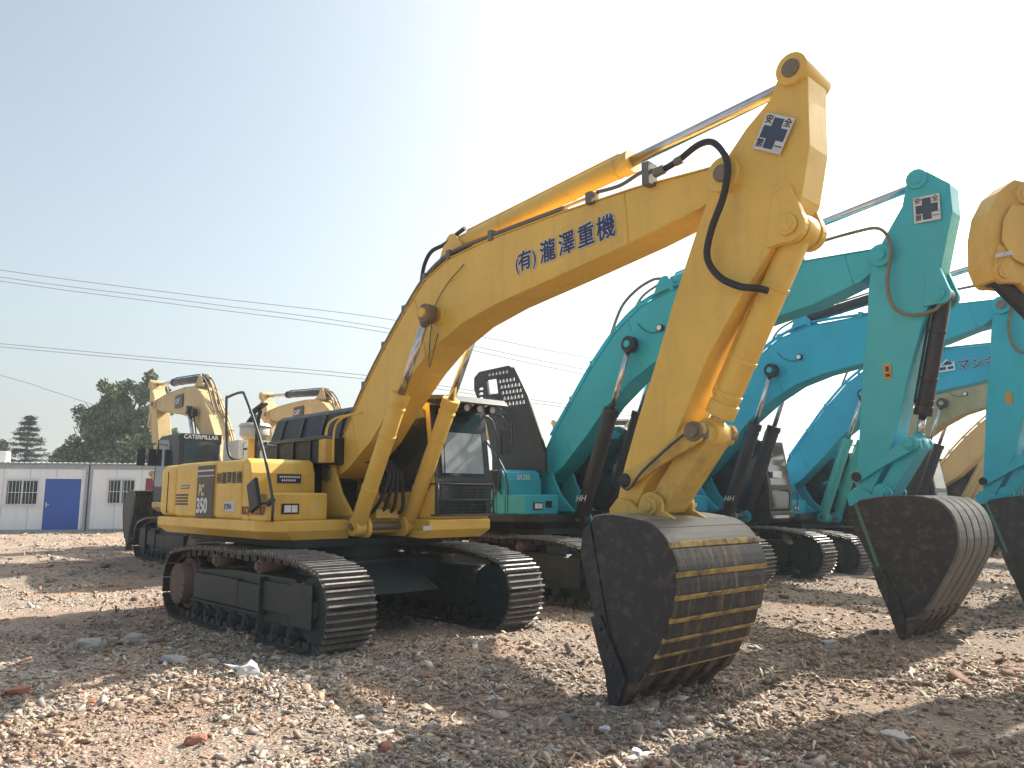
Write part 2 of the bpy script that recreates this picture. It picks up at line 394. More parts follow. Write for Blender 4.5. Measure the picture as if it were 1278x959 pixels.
def make_tracks(root, side_off=1.295, mats=('under', 'frame'), detail=True):
    for sgn in (-1, 1):
        me = cached('belt', belt, 'track', [M['shoe'], M['polished']])
        t = link('track', me, root); t.location = (0, sgn*side_off, 0)
        def fr(mb):
            o = sgn_out
            mb.plate([(-1.42, .34), (-1.42, .74), (-.2, .80), (1.45, .80), (1.52, .72), (1.52, .34), (1.3, .25), (-1.2, .25)], -.17, .17)
            mb.box(-1.38, .05, o*.17, o*.245, .36, .70); mb.box(.06, .70, o*.17, o*.245, .36, .68)
            mb.box(.74, 1.50, o*.17, o*.225, .40, .74); mb.box(.70, .735, o*.17, o*.27, .33, .78)
            mb.box(-1.38, .70, o*.17, o*.275, .33, .352)
            mb.box(1.5, 1.95, -.12, .12, .42, .60); mb.box(1.52, 2.0, o*.245, o*.262, .30, .78)
        sgn_out = sgn
        f = link('track_frame', cached(('frame', sgn, mats[1]), fr, 'track_frame', M[mats[1]]), t, .008)
        def idl(mb):
            mb.cyl((1.93, -.20, .50), (1.93, .20, .50), .36, seg=28); mb.cyl((1.93, -.24, .50), (1.93, .24, .50), .13, seg=18)
            mb.cyl((1.93, -.07, .50), (1.93, .07, .50), .405, seg=28)
        link('idler_wheel', cached('idler', idl, 'idler_wheel', M['under']), t)
        def spr(mb):
            mb.cyl((-1.97, -.10, .50), (-1.97, .10, .50), .36, seg=26); mb.cyl((-1.97, -.26, .50), (-1.97, .26, .50), .285, seg=26)
            for k in range(22):
                a = 2*PI*k/22; q = Vector((-1.97+math.cos(a)*.385, 0, .5+math.sin(a)*.385))
                mb.obox(q, (.05, .08, .06), Matrix.Rotation(-a, 3, 'Y'))
            for k in range(14):
                a = 2*PI*k/14; mb.cyl((-1.97+math.cos(a)*.25, -.275, .5+math.sin(a)*.25), (-1.97+math.cos(a)*.25, .275, .5+math.sin(a)*.25), .015, seg=6)
        link('drive_sprocket', cached('sprocket', spr, 'drive_sprocket', M['hub']), t)
        for k, xx in enumerate((-.75, .55)):
            def up(mb): mb.cyl((0, -.2, 0), (0, .2, 0), .085, seg=14); mb.cyl((0, -.24, 0), (0, .24, 0), .05, seg=12)
            r = link('carrier_roller', cached('carrier', up, 'carrier_roller', M['hub']), t); r.location = (xx, 0, .895)
        for k in range(8):
            def lo(mb): mb.cyl((0, -.2, 0), (0, .2, 0), .10, seg=14); mb.cyl((0, -.23, 0), (0, .23, 0), .05, seg=10)
            r = link('track_roller', cached('lower', lo, 'track_roller', M['under']), t); r.location = (-1.38+k*.40, 0, .19)
    def ub(mb):
        mb.plate([(-1.0, .52), (-.8, .92), (.8, .92), (1.0, .52)], -1.12, 1.12)
        mb.plate([(-.55, 1.0), (-1.55, .55), (-1.2, .55), (1.2, .55), (1.55, .55), (.55, 1.0)], -.55, .55)
        mb.cyl((0, 0, .9), (0, 0, 1.2), .72, seg=32)
    link('undercarriage_body', cached(('ub', mats[0]), ub, 'undercarriage_body', M[mats[0]]), root, .02)

# ------------------------------------------------------------------ bucket
# profile: back curve from the top front corner round to the lip, then the opening edge back up
BP1 = dict(back=[(5.30,1.56),(5.50,1.575),(5.84,1.53),(5.98,1.46),(6.08,1.345),(6.135,1.18),(6.13,.98),(6.06,.76),(5.95,.54),(5.80,.32)],
           front=[(5.72,.26),(5.50,.20),(5.42,.34),(5.30,.66),(5.19,1.0),(5.12,1.24),(5.16,1.44)], tip=(5.49,-.03), fold=((5.24,1.50),(5.50,.30)))
BP2 = dict(back=[(6.07,1.69),(6.45,1.745),(6.86,1.735),(7.08,1.63),(7.19,1.42),(7.20,1.14),(7.07,.86),(6.92,.61),(6.76,.36)],
           front=[(6.68,.29),(6.42,.22),(6.34,.48),(6.22,.80),(6.06,1.16),(5.90,1.50),(5.94,1.60)], tip=(6.50,-.03), fold=((6.02,1.66),(6.42,.34)))
def bucket(root, off=(0, 0), hw=.665, style='bands', sc=1.0, mats=None, name='bucket', prof=BP1):
    ox, oz = off; px, pz = prof['tip'][0], 0
    T = lambda q: (px+(q[0]-px)*sc+ox, pz+(q[1]-pz)*sc+oz)
    pb = [Vector(q) for q in prof['back']]; sm = []
    for i in range(len(pb)-1):
        a, b_, c, d = pb[max(i-1, 0)], pb[i], pb[i+1], pb[min(i+2, len(pb)-1)]
        for k in range(3):
            t = k/3; sm.append(tuple(.5*((2*b_)+(c-a)*t+(2*a-5*b_+4*c-d)*t*t+(3*b_-a-3*c+d)*t**3)))
    sm.append(tuple(pb[-1]))
    back = [T(q) for q in sm]; S = back+[T(q) for q in prof['front']]; tip = T(prof['tip'])
    ms = mats or ('bucket_side', 'bucket_back', 'bucket_top', 'bucket_ledge')
    n = len(back)
    mb = MB(); mb.plate(S, -hw, -hw+.03); mb.plate(S, hw-.03, hw)
    bk = mb.build('bucket', M[ms[0]], root, .006)
    nrm = []
    for i in range(n):
        d = (Vector(back[min(i+1, n-1)])-Vector(back[max(i-1, 0)])).normalized(); nrm.append(Vector((-d.y, d.x)))
    cen = Vector((sum(q[0] for q in S)/len(S), sum(q[1] for q in S)/len(S)))
    if (Vector(back[n//2])-cen).dot(nrm[n//2]) < 0: nrm = [-q for q in nrm]
    L = [0]
    for a, b_ in zip(back, back[1:]): L.append(L[-1]+(Vector(b_)-Vector(a)).length)
    def at(t):
        t = min(max(t, 0), 1)*L[-1]; k = max(j for j in range(n-1) if L[j] <= t+1e-9); f = (t-L[k])/(L[k+1]-L[k])
        return Vector(back[k]).lerp(Vector(back[k+1]), f), nrm[k].lerp(nrm[k+1], f).normalized()
    def strip(mb, t0, t1, y0, y1, lo, h0, h1=None, m_=None):
        h1 = h0 if h1 is None else h1
        ts = sorted({t0, t1, *[l/L[-1] for l in L if t0 < l/L[-1] < t1]})
        lower, upper = [], []
        for t in ts:
            q, nn = at(t); h = h0+(h1-h0)*(t-t0)/(t1-t0)
            a, u = q+nn*lo, q+nn*h
            lower.append([mb.bm.verts.new((a.x, y, a.y)) for y in (y0, y1)]); upper.append([mb.bm.verts.new((u.x, y, u.y)) for y in (y0, y1)])
        N = mb.bm.faces.new
        for i in range(len(ts)-1):
            a, b_, c, d = lower[i], lower[i+1], upper[i+1], upper[i]
            N([a[0], b_[0], b_[1], a[1]]); N([d[0], d[1], c[1], c[0]]); N([a[0], d[0], c[0], b_[0]]); N([a[1], b_[1], c[1], d[1]])
        N([lower[0][0], lower[0][1], upper[0][1], upper[0][0]]); N([lower[-1][0], upper[-1][0], upper[-1][1], lower[-1][1]])
    mb = MB(); strip(mb, 0, 1, -hw+.031, hw-.031, -.03, .0); mb.build('back_shell', M[ms[1]], bk)
    if style == 'bands':
        mb = MB(); strip(mb, 0, .262, -hw-.004, hw+.004, .001, .012); mb.build('worn_top_plate', M[ms[2]], bk, .003)
        mb = MB(); strip(mb, .264, .345, -hw-.004, hw+.004, .001, .014); mb.build('wear_plate', M['bucket_mid'], bk, .003)
        cuts = [.43, .545, .635, .73, .82, .895, 1.0]
        mb = MB(); strip(mb, .347, .425, -hw-.003, hw+.003, .001, .014); mb.build('wear_plate', M['bucket_mid'], bk, .003)
        for i, c0 in enumerate(cuts):
            le = .018 if i < 6 else .014
            mb = MB(); strip(mb, c0-.004 if i < 6 else .986, c0+le if i < 6 else 1.0, -hw-.008, hw+.008, .001, .040, .022); mb.build('wear_ledge', M[ms[3]], bk, .004)
            if i < 6:
                e = cuts[i+1]-.006 if i < 5 else .984
                mb = MB(); strip(mb, c0+le+.002, e, -hw-.003, hw+.003, .001, .012, .030); mb.build('wear_plate', M[ms[1]], bk, .003)
    else:
        mb = MB(); strip(mb, 0, .36, -hw-.004, hw+.004, .001, .010); mb.build('worn_top_plate', M[ms[2]], bk, .003)
        for k in range(5):
            y = -hw+.10+k*(2*hw-.2)/4
            mb = MB(); strip(mb, .362, .99, y-.112, y+.112, .001, .03); mb.build('wear_plate', M[ms[1]], bk, .008)
    tp = Vector(tip); lip = Vector(back[-1]); inn = Vector(T(prof['front'][1])); f1 = Vector(T(prof['front'][2])); f2 = Vector(T(prof['front'][3]))
    for sg in (-1, 1):
        e = (f2-f1).normalized(); w = Vector((e.y, -e.x)); w = w if w.dot(tp-lip) > 0 or True else -w
        if (cen-f1).dot(w) < 0: w = -w
        o = [f2-w*.02+e*.06, f2+w*.09+e*.05, f1+w*.15, inn+w*.14, tp+Vector((.03, .03)), tp+Vector((-.04, .05)), f1-w*.03-e*.05, f1-w*.035+e*.1]
        mb = MB(); y0, y1 = (hw+.001, hw+.032) if sg > 0 else (-hw-.032, -hw-.001)
        mb.plate([q[:] for q in o], y0, y1)
        for t in (.12, .42, .72):
            q = f2.lerp(inn, t)+w*.05; mb.cyl((q.x, y0 if sg < 0 else y1, q.y), (q.x, (y0-.015) if sg < 0 else (y1+.015), q.y), .022, seg=8)
        mb.build('side_cutter', M[ms[0]], bk, .004)
        (a, c), (b_, d) = T(prof['fold'][0]), T(prof['fold'][1]); v = Vector((b_-a, d-c)).normalized(); w = Vector((-v.y, v.x))*(.011 if style == 'bands' else .022)
        y = sg*(hw+.001); yy = y+sg*.012; y, yy = min(y, yy), max(y, yy)
        mb = MB(); mb.hexa([(a-w.x,y,c-w.y),(b_-w.x,y,d-w.y),(b_-w.x,yy,d-w.y),(a-w.x,yy,c-w.y),(a+w.x,y,c+w.y),(b_+w.x,y,d+w.y),(b_+w.x,yy,d+w.y),(a+w.x,yy,c+w.y)])
        mb.build('side_rib', M[ms[0] if style == 'bands' else 'rib_teal'], bk, .003)
    mb = MB(); u = (tp-lip).normalized()
    mb.plate([q[:] for q in (lip, lip+u*.10, inn+u*.06, inn)], -hw+.001, hw-.001); mb.build('cutting_edge', M[ms[1]], bk, .005)
    v = Vector((u.y, -u.x)); v = v if (inn-lip).dot(v) > 0 else -v
    for k in range(5):
        y = -hw+.075+k*(2*hw-.15)/4
        mb = MB(); ob = [lip-v*.035-u*.02, lip-v*.045+u*.12, lip-v*.01+u*.26, tp, tp+v*.03, lip+v*.13+u*.20, lip+v*.15-u*.0]
        mb.plate([q[:] for q in ob], y-.065, y+.065); mb.build('tooth', M['tooth_steel'], bk, .014)
    for k in range(4):
        y = -hw+.075+(k+.5)*(2*hw-.15)/4
        mb = MB(); ob = [lip-v*.025, lip-v*.02+u*.12, lip+v*.04+u*.17, lip+v*.12+u*.1]
        mb.plate([q[:] for q in ob], y-.07, y+.07); mb.build('lip_guard', M[ms[1]], bk, .01)
    return bk

def bucket_ears(bk, mat, off=(0, 0), sc=1.0, w=.23):
    ox, oz = off; px, pz = 5.59, 1.65
    T = lambda q: (px+(q[0]-px)*sc+ox, pz+(q[1]-pz)*sc+oz)
    for sg in (-1, 1):
        o = [(5.14,1.48),(5.12,1.62),(5.22,1.72),(5.36,1.70),(5.45,1.62)] + arc(5.59, 1.65, .125, 150, -20, 7) +[(5.74,1.60),(5.84,1.548),(5.82,1.50),(5.5,1.53)]
        mb = MB(); y0 = sg*w; y1 = sg*(w+.05); mb.plate([T(q) for q in o], min(y0, y1), max(y0, y1)); mb.build('mounting_ear', mat, bk, .006)
        mb = MB(); a, c = T((5.59, 1.65)); mb.cyl((a, sg*(w+.05), c), (a, sg*(w+.09), c), .085*sc, seg=20); mb.cyl((a, sg*(w+.09), c), (a, sg*(w+.115), c), .05*sc, seg=12)
        mb.box(a-.01, a+.09, min(sg*(w+.09), sg*(w+.1)), max(sg*(w+.09), sg*(w+.1)), c-.02, c+.02)
        mb.build('pin', mat, bk, .004)

def hyd(root, name, p0, p1, frac, r, rr, mat, lugw=.09, endmat=None, pipe=True, y=0):
    """hydraulic cylinder: barrel from p0 to frac, chromed rod to p1"""
    A, B = Vector((p0[0], y, p0[1])), Vector((p1[0], y, p1[1])); C = A.lerp(B, frac); d = (B-A).normalized()
    mb = MB(); mb.cyl(A+d*.02, C, r, seg=22); mb.cyl(C-d*.11, C+d*.015, r*1.14, seg=22); mb.cyl(C-d*.20, C-d*.16, r*1.08, seg=22)
    mb.cyl(A+Vector((0,-lugw,0)), A+Vector((0,lugw,0)), r*1.18, seg=20)
    if pipe:
        n = Vector((0, 1, 0)).cross(d).normalized()
        if n.z < 0: n = -n
        q = A+d*.15+n*(r+.03); e = C-d*.1+n*(r+.03)
        mb.tube([A+d*.15+n*r*.9, q+d*.03, e-d*.05, C-d*.1+n*r*.9], .018, smooth_path=False)
        for t in (.3, .7):
            c = A.lerp(C, t); mb.cyl(c-d*.02, c+d*.02, r*1.06, seg=20)
    cy = mb.build(name, M[mat], root, .004)
    mb = MB(); mb.cyl(C, B-d*.08, rr, seg=18); mb.build('chrome_rod', M['chrome'], cy)
    mb = MB(); mb.cyl(B+Vector((0,-lugw*.9,0)), B+Vector((0,lugw*.9,0)), r*1.1, seg=20); mb.cyl(B-d*.14, B-d*.04, rr*1.35, seg=16)
    mb.build('rod_eye', M[endmat or mat], cy, .006)
    return cy

# ------------------------------------------------------------------ the excavator
BOOM1 = [((.00,2.14),(.10,2.00)),((.33,2.59),(.47,2.13)),((.82,3.20),(1.02,2.48)),((1.28,3.68),(1.52,2.94)),((1.73,4.09),(2.0,3.32)),((2.15,4.42),(2.42,3.58)),
         ((2.63,4.60),(2.95,3.78)),((3.4,4.665),(3.55,3.90)),((4.52,4.67),(4.6,4.03)),((5.47,4.65),(5.5,4.15)),((6.12,4.60),(6.15,4.26)),((6.38,4.585),(6.38,4.33))]
BOOM2 = [((-.32,2.24),(-.12,2.0)),((.12,2.88),(.40,2.32)),((.66,3.52),(1.0,2.86)),((1.18,4.13),(1.52,3.38)),((1.75,4.68),(2.05,3.76)),((2.30,5.03),(2.6,4.04)),
         ((2.97,5.20),(3.2,4.20)),((4.0,5.22),(4.2,4.34)),((5.28,5.18),(5.4,4.52)),((6.0,5.14),(6.1,4.72)),((6.34,5.12),(6.34,4.88))]
ARM1 = dict(sec=[((7.03,5.25),(7.16,5.27)),((6.93,5.08),(7.20,5.06)),((6.88,4.98),(7.19,4.9)),((6.66,4.82),(7.18,4.5)),((6.46,4.62),(7.09,4.1)),((6.24,4.27),(7.02,3.95)),
                 ((6.12,4.02),(6.86,3.80)),((5.87,3.47),(6.55,3.40)),((5.61,2.83),(6.19,2.91)),((5.44,2.45),(5.97,2.50)),((5.27,2.02),(5.76,2.12)),((5.18,1.72),(5.50,1.85)),((5.16,1.56),(5.36,1.60))],
            pivot=(6.45,4.46), ctop=(7.09,5.17), bpin=(6.98,3.88), rock=(5.32,1.88), joint=(6.08,2.28), bpin2=(5.59,1.65))
ARM2 = dict(sec=[((6.86,6.06),(7.02,6.05)),((6.79,5.90),(7.31,5.78)),((6.72,5.62),(7.315,5.4)),((6.50,5.30),(7.22,5.05)),((6.27,4.95),(7.12,4.66)),((6.20,4.55),(7.0,4.36)),
                 ((6.15,4.10),(6.84,3.97)),((6.03,3.34),(6.62,3.27)),((5.95,2.6),(6.44,2.6)),((5.90,2.2),(6.28,2.2)),((5.87,1.86),(6.10,1.88)),((5.86,1.68),(6.02,1.70))],
            pivot=(6.41,5.0), ctop=(6.93,5.94), bpin=(7.08,4.34), rock=(5.90,2.01), joint=(6.62,2.43), bpin2=(6.22,1.79))

def excavator(name, label, cat, loc, yaw, group=None, body='yellow', boomc=None, armc=None, cylc=None, boomS=BOOM1, armS=ARM1,
              hw=.23, style='bands', lid=None, cab_side=1, near=False, bucket_sc=1.0, hood_bits=True, deck='black', z=0, track_off=(0, 0, 0), cabc=None, rotb=None, armcylc=None, bucketcylc=None, ears=None, bmats=None, bucket_hw=.665):
    root = thing(name, label, cat, (loc[0], loc[1], z-.035), yaw-PI/2, group)
    boomc = boomc or body; armc = armc or boomc; cylc = cylc or boomc; cabc = cabc or body; armcylc = armcylc or cylc; bucketcylc = bucketcylc or cylc
    make_tracks(root)
    # ---- upper frame and body
    mb = MB(); mb.box(-2.6, .80, -1.15, 1.15, 1.10, 1.20); mb.build('swing_frame', M['under'], root, .01)
    mb = MB()  # skirt
    o = [(-3.36,-1.0),(-3.26,-1.34),(-3.08,-1.51),(.42,-1.51),(.86,-1.30),(.86,-.44),(-.2,-.44),(-2.6,-.3),(-2.6,.3),(-.2,.44),(1.0,.44),(1.62,.30),(1.62,1.34),(1.45,1.47),(-3.08,1.51),(-3.26,1.34),(-3.36,1.0),(-3.42,.45),(-3.42,-.45)]
    mb.plate(o, 1.30, 1.445, 'z'); sk_ = mb.build('lower_skirt', M[deck if deck != 'body' else body], root, .022, 3)
    cx_ = -.8; o2 = [(cx_+(q[0]-cx_)*.965, q[1]*.915) for q in o]
    mb = MB(); n_ = len(o); va = [mb.bm.verts.new((q[0], q[1], 1.302)) for q in [(cx_+(q[0]-cx_)*.999, q[1]*.998) for q in o]]; vb = [mb.bm.verts.new((q[0], q[1], 1.205)) for q in o2]
    for i in range(n_): mb.bm.faces.new([va[i], va[(i+1) % n_], vb[(i+1) % n_], vb[i]])
    mb.bm.faces.new(vb); mb.bm.faces.new(va[::-1]); mb.build('skirt_underside', M[deck if deck != 'body' else body], sk_)
    mb = MB()  # counterweight
    o = [(-2.45,-1.478)]+[(-3.02-.32*math.sin(R(a)), -1.478+.34*(1-math.cos(R(a)))) for a in (0, 20, 40, 60, 78, 90)]+[(-3.39,-.4),(-3.39,.4)]
    o += [(-3.02-.32*math.sin(R(a)), 1.478-.34*(1-math.cos(R(a)))) for a in (90, 78, 60, 40, 20, 0)]+[(-2.45,1.478)]
    mb.plate(o, 1.45, 2.24, 'z'); cw = mb.build('counterweight', M[body], root, .11, 4)
    def cover(y0, y1, x0, x1, zt, nm='side_cover'):
        mb = MB(); mb.box(x0, x1, y0, y1, 1.44, zt); return mb.build(nm, M[body], root, .07, 4)
    rc = cover(-1.485, -.52, -2.46, -.98, 2.245)
    rc2 = cover(-1.485, -.52, -.955, -.06, 2.235)
    lc = cover(.50, 1.485, -2.40, -.40, 2.235)
    mb = MB(); mb.box(-2.5, -.1, -.515, .495, 1.44, 2.17); mb.build('engine_bay', M['black'], root, .02)
    mb = MB(); o = [(-.05,1.44),(-.05,2.22),(.02,2.245),(.10,2.20),(.16,2.05),(.17,1.82),(.17,1.44)]
    mb.plate(o, -1.49, -.56); tb = mb.build('tool_box', M[body], root, .025, 3)
    mb = MB(); mb.box(.18, .70, -1.49, -.66, 1.44, 1.79); st = mb.build('front_step_box', M[body], root, .03, 3)
    if near or group:
        mb = MB(); mb.box(.702, .716, -1.31, -1.07, 1.525, 1.655); hl = mb.build('headlight', M['black'], root, .02)
        mb = MB(); mb.box(.717, .728, -1.28, -1.19, 1.545, 1.635); mb.box(.717, .728, -1.18, -1.10, 1.545, 1.635); mb.build('lamp_lens', M['lamp'], hl, .004)
    # boom foot brackets
    for sg in (-1, 1):
        mb = MB(); o = [(-.45,1.28),(-.45,1.95),(-.2,2.22)]+arc(.06, 2.07, .18, 120, 0, 6)+[(.42,1.78),(.70,1.52),(1.0,1.44)]+arc(1.02, 1.34, .14, 75, -60, 6)+[(.9,1.22)]
        y0, y1 = sg*(hw+.03), sg*(hw+.08); mb.plate(o, min(y0, y1), max(y0, y1)); br = mb.build('boom_bracket', M[body], root, .01)
    mb = MB(); mb.box(-.4, .92, -hw-.08, hw+.08, 1.27, 1.5); mb.build('centre_deck', M[body if deck == 'body' else 'black'], root, .01)
    # ---- cab
    cab = cab_build(root, cabc, near)
    # ---- boom
    bs = boomS
    if rotb:
        fx, fz, ang = rotb; ca, sa = math.cos(ang), math.sin(ang)
        Rt = lambda q: (fx+(q[0]-fx)*ca-(q[1]-fz)*sa, fz+(q[0]-fx)*sa+(q[1]-fz)*ca)
    else: Rt = lambda q: q
    n = len(bs); mb = MB(); secs = []
    for i, (t, b_) in enumerate(bs):
        w = hw*(1-.26*max(0, (i-5)/(n-6)))
        secs.append((Rt(t), Rt(b_), w, w))
    mb.loft(secs)
    boom = mb.build('boom', M[boomc], root, .012)
    mb = MB()   # flange strips along upper and lower edges
    for i in range(n-1):
        for k in (0, 1):
            a = Vector(secs[i][k]); c = Vector(secs[i+1][k]); w0, w1 = secs[i][2], secs[i+1][2]
            o = Vector((0, .012 if k == 0 else -.012))
            mb.hexa([(a.x,-w0-.012,a.y-.0),(c.x,-w1-.012,c.y),(c.x,w1+.012,c.y),(a.x,w0+.012,a.y),
                     (a.x+o.x,-w0-.012,a.y+o.y),(c.x+o.x,-w1-.012,c.y+o.y),(c.x+o.x,w1+.012,c.y+o.y),(a.x+o.x,w0+.012,a.y+o.y)])
    mb.build('flange', M[boomc], boom)
    for i, f_ in ((1, .4), (4, .5), (8, .85)):
        for sg in (-1, 1):
            t0 = Vector(secs[i][0]).lerp(Vector(secs[i+1][0]), f_); b0 = Vector(secs[i][1]).lerp(Vector(secs[i+1][1]), f_); w = secs[i][2]*(1-f_)+secs[i+1][2]*f_
            mb = MB(); mb.tube([(t0.x, sg*w, t0.y), (b0.x, sg*w, b0.y)], .007, seg=6); mb.build('weld_seam', M[boomc], boom)
    pv = armS['pivot']
    px, pz = pv
    wt = hw*.74
    mb = MB(); mb.cyl((px,-wt-.10,pz),(px,wt+.10,pz), .155, seg=26); mb.build('boom_tip_boss', M[boomc], boom, .01)
    mb = MB(); mb.cyl((px,-wt-.13,pz),(px,wt+.13,pz), .075, seg=20); mb.build('pivot_pin', M['steel'] if armc != 'teal' else M[armc], boom, .006)
    mb = MB(); f = ((bs[0][0][0]+bs[0][1][0])/2, (bs[0][0][1]+bs[0][1][1])/2); mb.cyl((f[0],-hw-.12,f[1]),(f[0],hw+.12,f[1]), .11, seg=22); mb.build('foot_pin', M['steel'], boom)
    # ---- arm
    mb = MB(); sec = armS['sec']; m_ = len(sec)
    secs = [((a[0], a[1]), (b_[0], b_[1]), .205, .205*(.8 if 1 <= i <= 6 else .95)) for i, (a, b_) in enumerate(sec)]
    mb.loft(secs); arm = mb.build('arm', M[armc], root, .012)
    c = armS['ctop']
    mb = MB(); mb.cyl((c[0],-.225,c[1]),(c[0],.225,c[1]), .135, seg=24); mb.build('top_pin_boss', M[armc], arm, .008)
    mb = MB(); mb.cyl((c[0],-.24,c[1]),(c[0],.24,c[1]), .075, seg=20); mb.build('pin', M['steel'] if armc == 'yellow' else M[armc], arm, .004)
    c = armS['bpin']
    for sg in (-1, 1):
        mb = MB(); o = [(c[0]-.12,c[1]+.30),(c[0]+.04,c[1]+.34)]+arc(c[0]+.0, c[1], .14, 30, -110, 8)+[(c[0]-.20,c[1]-.14)]
        y0, y1 = sg*.12, sg*.198; mb.plate(o, min(y0, y1), max(y0, y1)); mb.build('cylinder_bracket', M[armc], arm, .008)
        mb = MB(); mb.cyl((c[0],sg*.205,c[1]),(c[0],sg*.225,c[1]), .085, seg=20); mb.cyl((c[0],sg*.2,c[1]),(c[0],sg*.235,c[1]), .055, seg=20); mb.build('pin', M[armc], arm, .003)
    # rocker, link and joint
    rk, jt, bp = armS['rock'], armS['joint'], armS['bpin2']
    mb = MB(); mb.cyl((jt[0],-.30,jt[1]),(jt[0],.30,jt[1]), .085, seg=20); mb.cyl((jt[0],-.33,jt[1]),(jt[0],.33,jt[1]), .06, seg=14)
    bl = mb.build('link_joint', M['steel'] if armc == 'yellow' else M[armc], root, .006)
    for sg in (-1, 1):
        a, b_ = Vector(rk), Vector(jt); d = (b_-a).normalized(); w = Vector((-d.y, d.x))
        mb = MB(); o = [tuple(a+w*.075), tuple(a-d*.08+w*.03), tuple(a-d*.08-w*.03), tuple(a-w*.075), tuple(a.lerp(b_, .5)-w*.055-w*.02), tuple(b_-w*.10), tuple(b_+d*.1-w*.03), tuple(b_+d*.1+w*.03), tuple(b_+w*.10), tuple(a.lerp(b_, .5)+w*.035)]
        y0, y1 = sg*.215, sg*.265; mb.plate(o, min(y0, y1), max(y0, y1)); mb.build('rocker_arm', M['yellow_dirty'] if armc == 'yellow' else M[armc], bl, .01)
        mb = MB(); mb.cyl((rk[0],sg*.26,rk[1]),(rk[0],sg*.285,rk[1]), .065, seg=18); mb.build('black_pin_cap', M['black'], bl, .005)
    a, b_ = Vector(jt), Vector(bp); d = (b_-a).normalized(); w = Vector((-d.y, d.x))
    mb = MB(); L = (b_-a).length
    mb.plate([tuple(a+w*.11), tuple(a-d*.09+w*.05), tuple(a-d*.09-w*.05), tuple(a-w*.11), tuple(b_-w*.09), tuple(b_+d*.09-w*.04), tuple(b_+d*.09+w*.04), tuple(b_+w*.09)], -.175, .175)
    mb.build('bucket_link', M['yellow_dirty'] if armc == 'yellow' else M[armc], root, .015)
    # ---- cylinders
    h = 2.45 if boomS is BOOM1 else 2.18; hz = 3.92 if boomS is BOOM1 else 4.36
    hp = Rt((h, hz))
    for sg in (-1, 1):
        hyd(root, 'boom_cylinder', (1.0, 1.36), hp, .635, .105 if cylc != 'cyl_black' else .13, .05, cylc, .075, 'steel' if body == 'yellow' else 'black', y=sg*(hw+.165))
    mb = MB(); mb.cyl((hp[0],-hw-.27,hp[1]),(hp[0],hw+.27,hp[1]), .06, seg=18); mb.cyl((hp[0],-hw-.05,hp[1]),(hp[0],hw+.05,hp[1]), .12, seg=22); mb.build('cylinder_pin', M[boomc], boom, .005)
    mb = MB(); mb.cyl((1.0,-hw-.27,1.36),(1.0,hw+.27,1.36), .05, seg=14); mb.build('cylinder_foot_pin', M['steel'], root)
    a0 = (2.55, 4.84) if boomS is BOOM1 else (2.75, 5.40)
    ac = hyd(root, 'arm_cylinder', Rt(a0), armS['ctop'], .60, .105, .055, armcylc, .085, armc)
    for sg in (-1, 1):
        b0 = Rt(a0); mb = MB(); o = [(b0[0]-.28,b0[1]-.26),(b0[0]-.14,b0[1]+.02)]+arc(b0[0], b0[1], .12, 150, 20, 5)+[(b0[0]+.22,b0[1]-.08),(b0[0]+.45,b0[1]-.2)]
        y0, y1 = sg*.10, sg*.135; mb.plate(o, min(y0, y1), max(y0, y1)); mb.build('cylinder_lug', M[boomc], boom, .005)
    bc = hyd(root, 'bucket_cylinder', armS['bpin'], armS['joint'], .90 if boomS is BOOM1 else .80, .115 if boomS is BOOM1 else .10, .05, bucketcylc, .09, armc)
    # ---- bucket
    if armS is ARM2:
        bk = bucket(root, (0, 0), .62, style, 1, bmats, prof=BP2); bucket_ears(bk, M[ears or armc], (.63, .14), 1.0, .21)
    else:
        off = (bp[0]-5.59, bp[1]-1.65)
        bk = bucket(root, off, bucket_hw, style, bucket_sc, bmats); bucket_ears(bk, M[ears or ('yellow_dirty' if armc == 'yellow' else armc)], off, 1.0, .21)
    # ---- pipes along boom top
    def pipe_run(y, r, top_off=.075):
        q = [Vector(Rt(t)) for t, _ in bs[:9]]
        pts = []
        for i, v in enumerate(q):
            d = (q[min(i+1, 8)]-q[max(i-1, 0)]).normalized(); nn = Vector((-d.y, d.x))
            o_ = top_off*(1 if i < 7 else .6); pts.append((v.x+nn.x*o_, y, v.y+nn.y*o_))
        return pts
    mb = MB()
    for y in (-hw+.03, -hw+.09): mb.tube(pipe_run(y, .02)[1:], .024, seg=6)
    for i in (2, 3, 4, 5, 6, 7):
        v = pipe_run(0, 0, .045)[i]; mb.box(v[0]-.035, v[0]+.035, -hw-.01, -hw+.13, v[2]-.05, v[2]+.065)
    mb.build('hydraulic_pipe', M['pipe'] if boomc == 'yellow' else M[boomc], boom)
    return dict(root=root, boom=boom, arm=arm, bucket=bk, cab=cab, tool_box=tb, cover=rc, cover2=rc2, cw=cw, Rt=Rt, bl=bl, step=st)

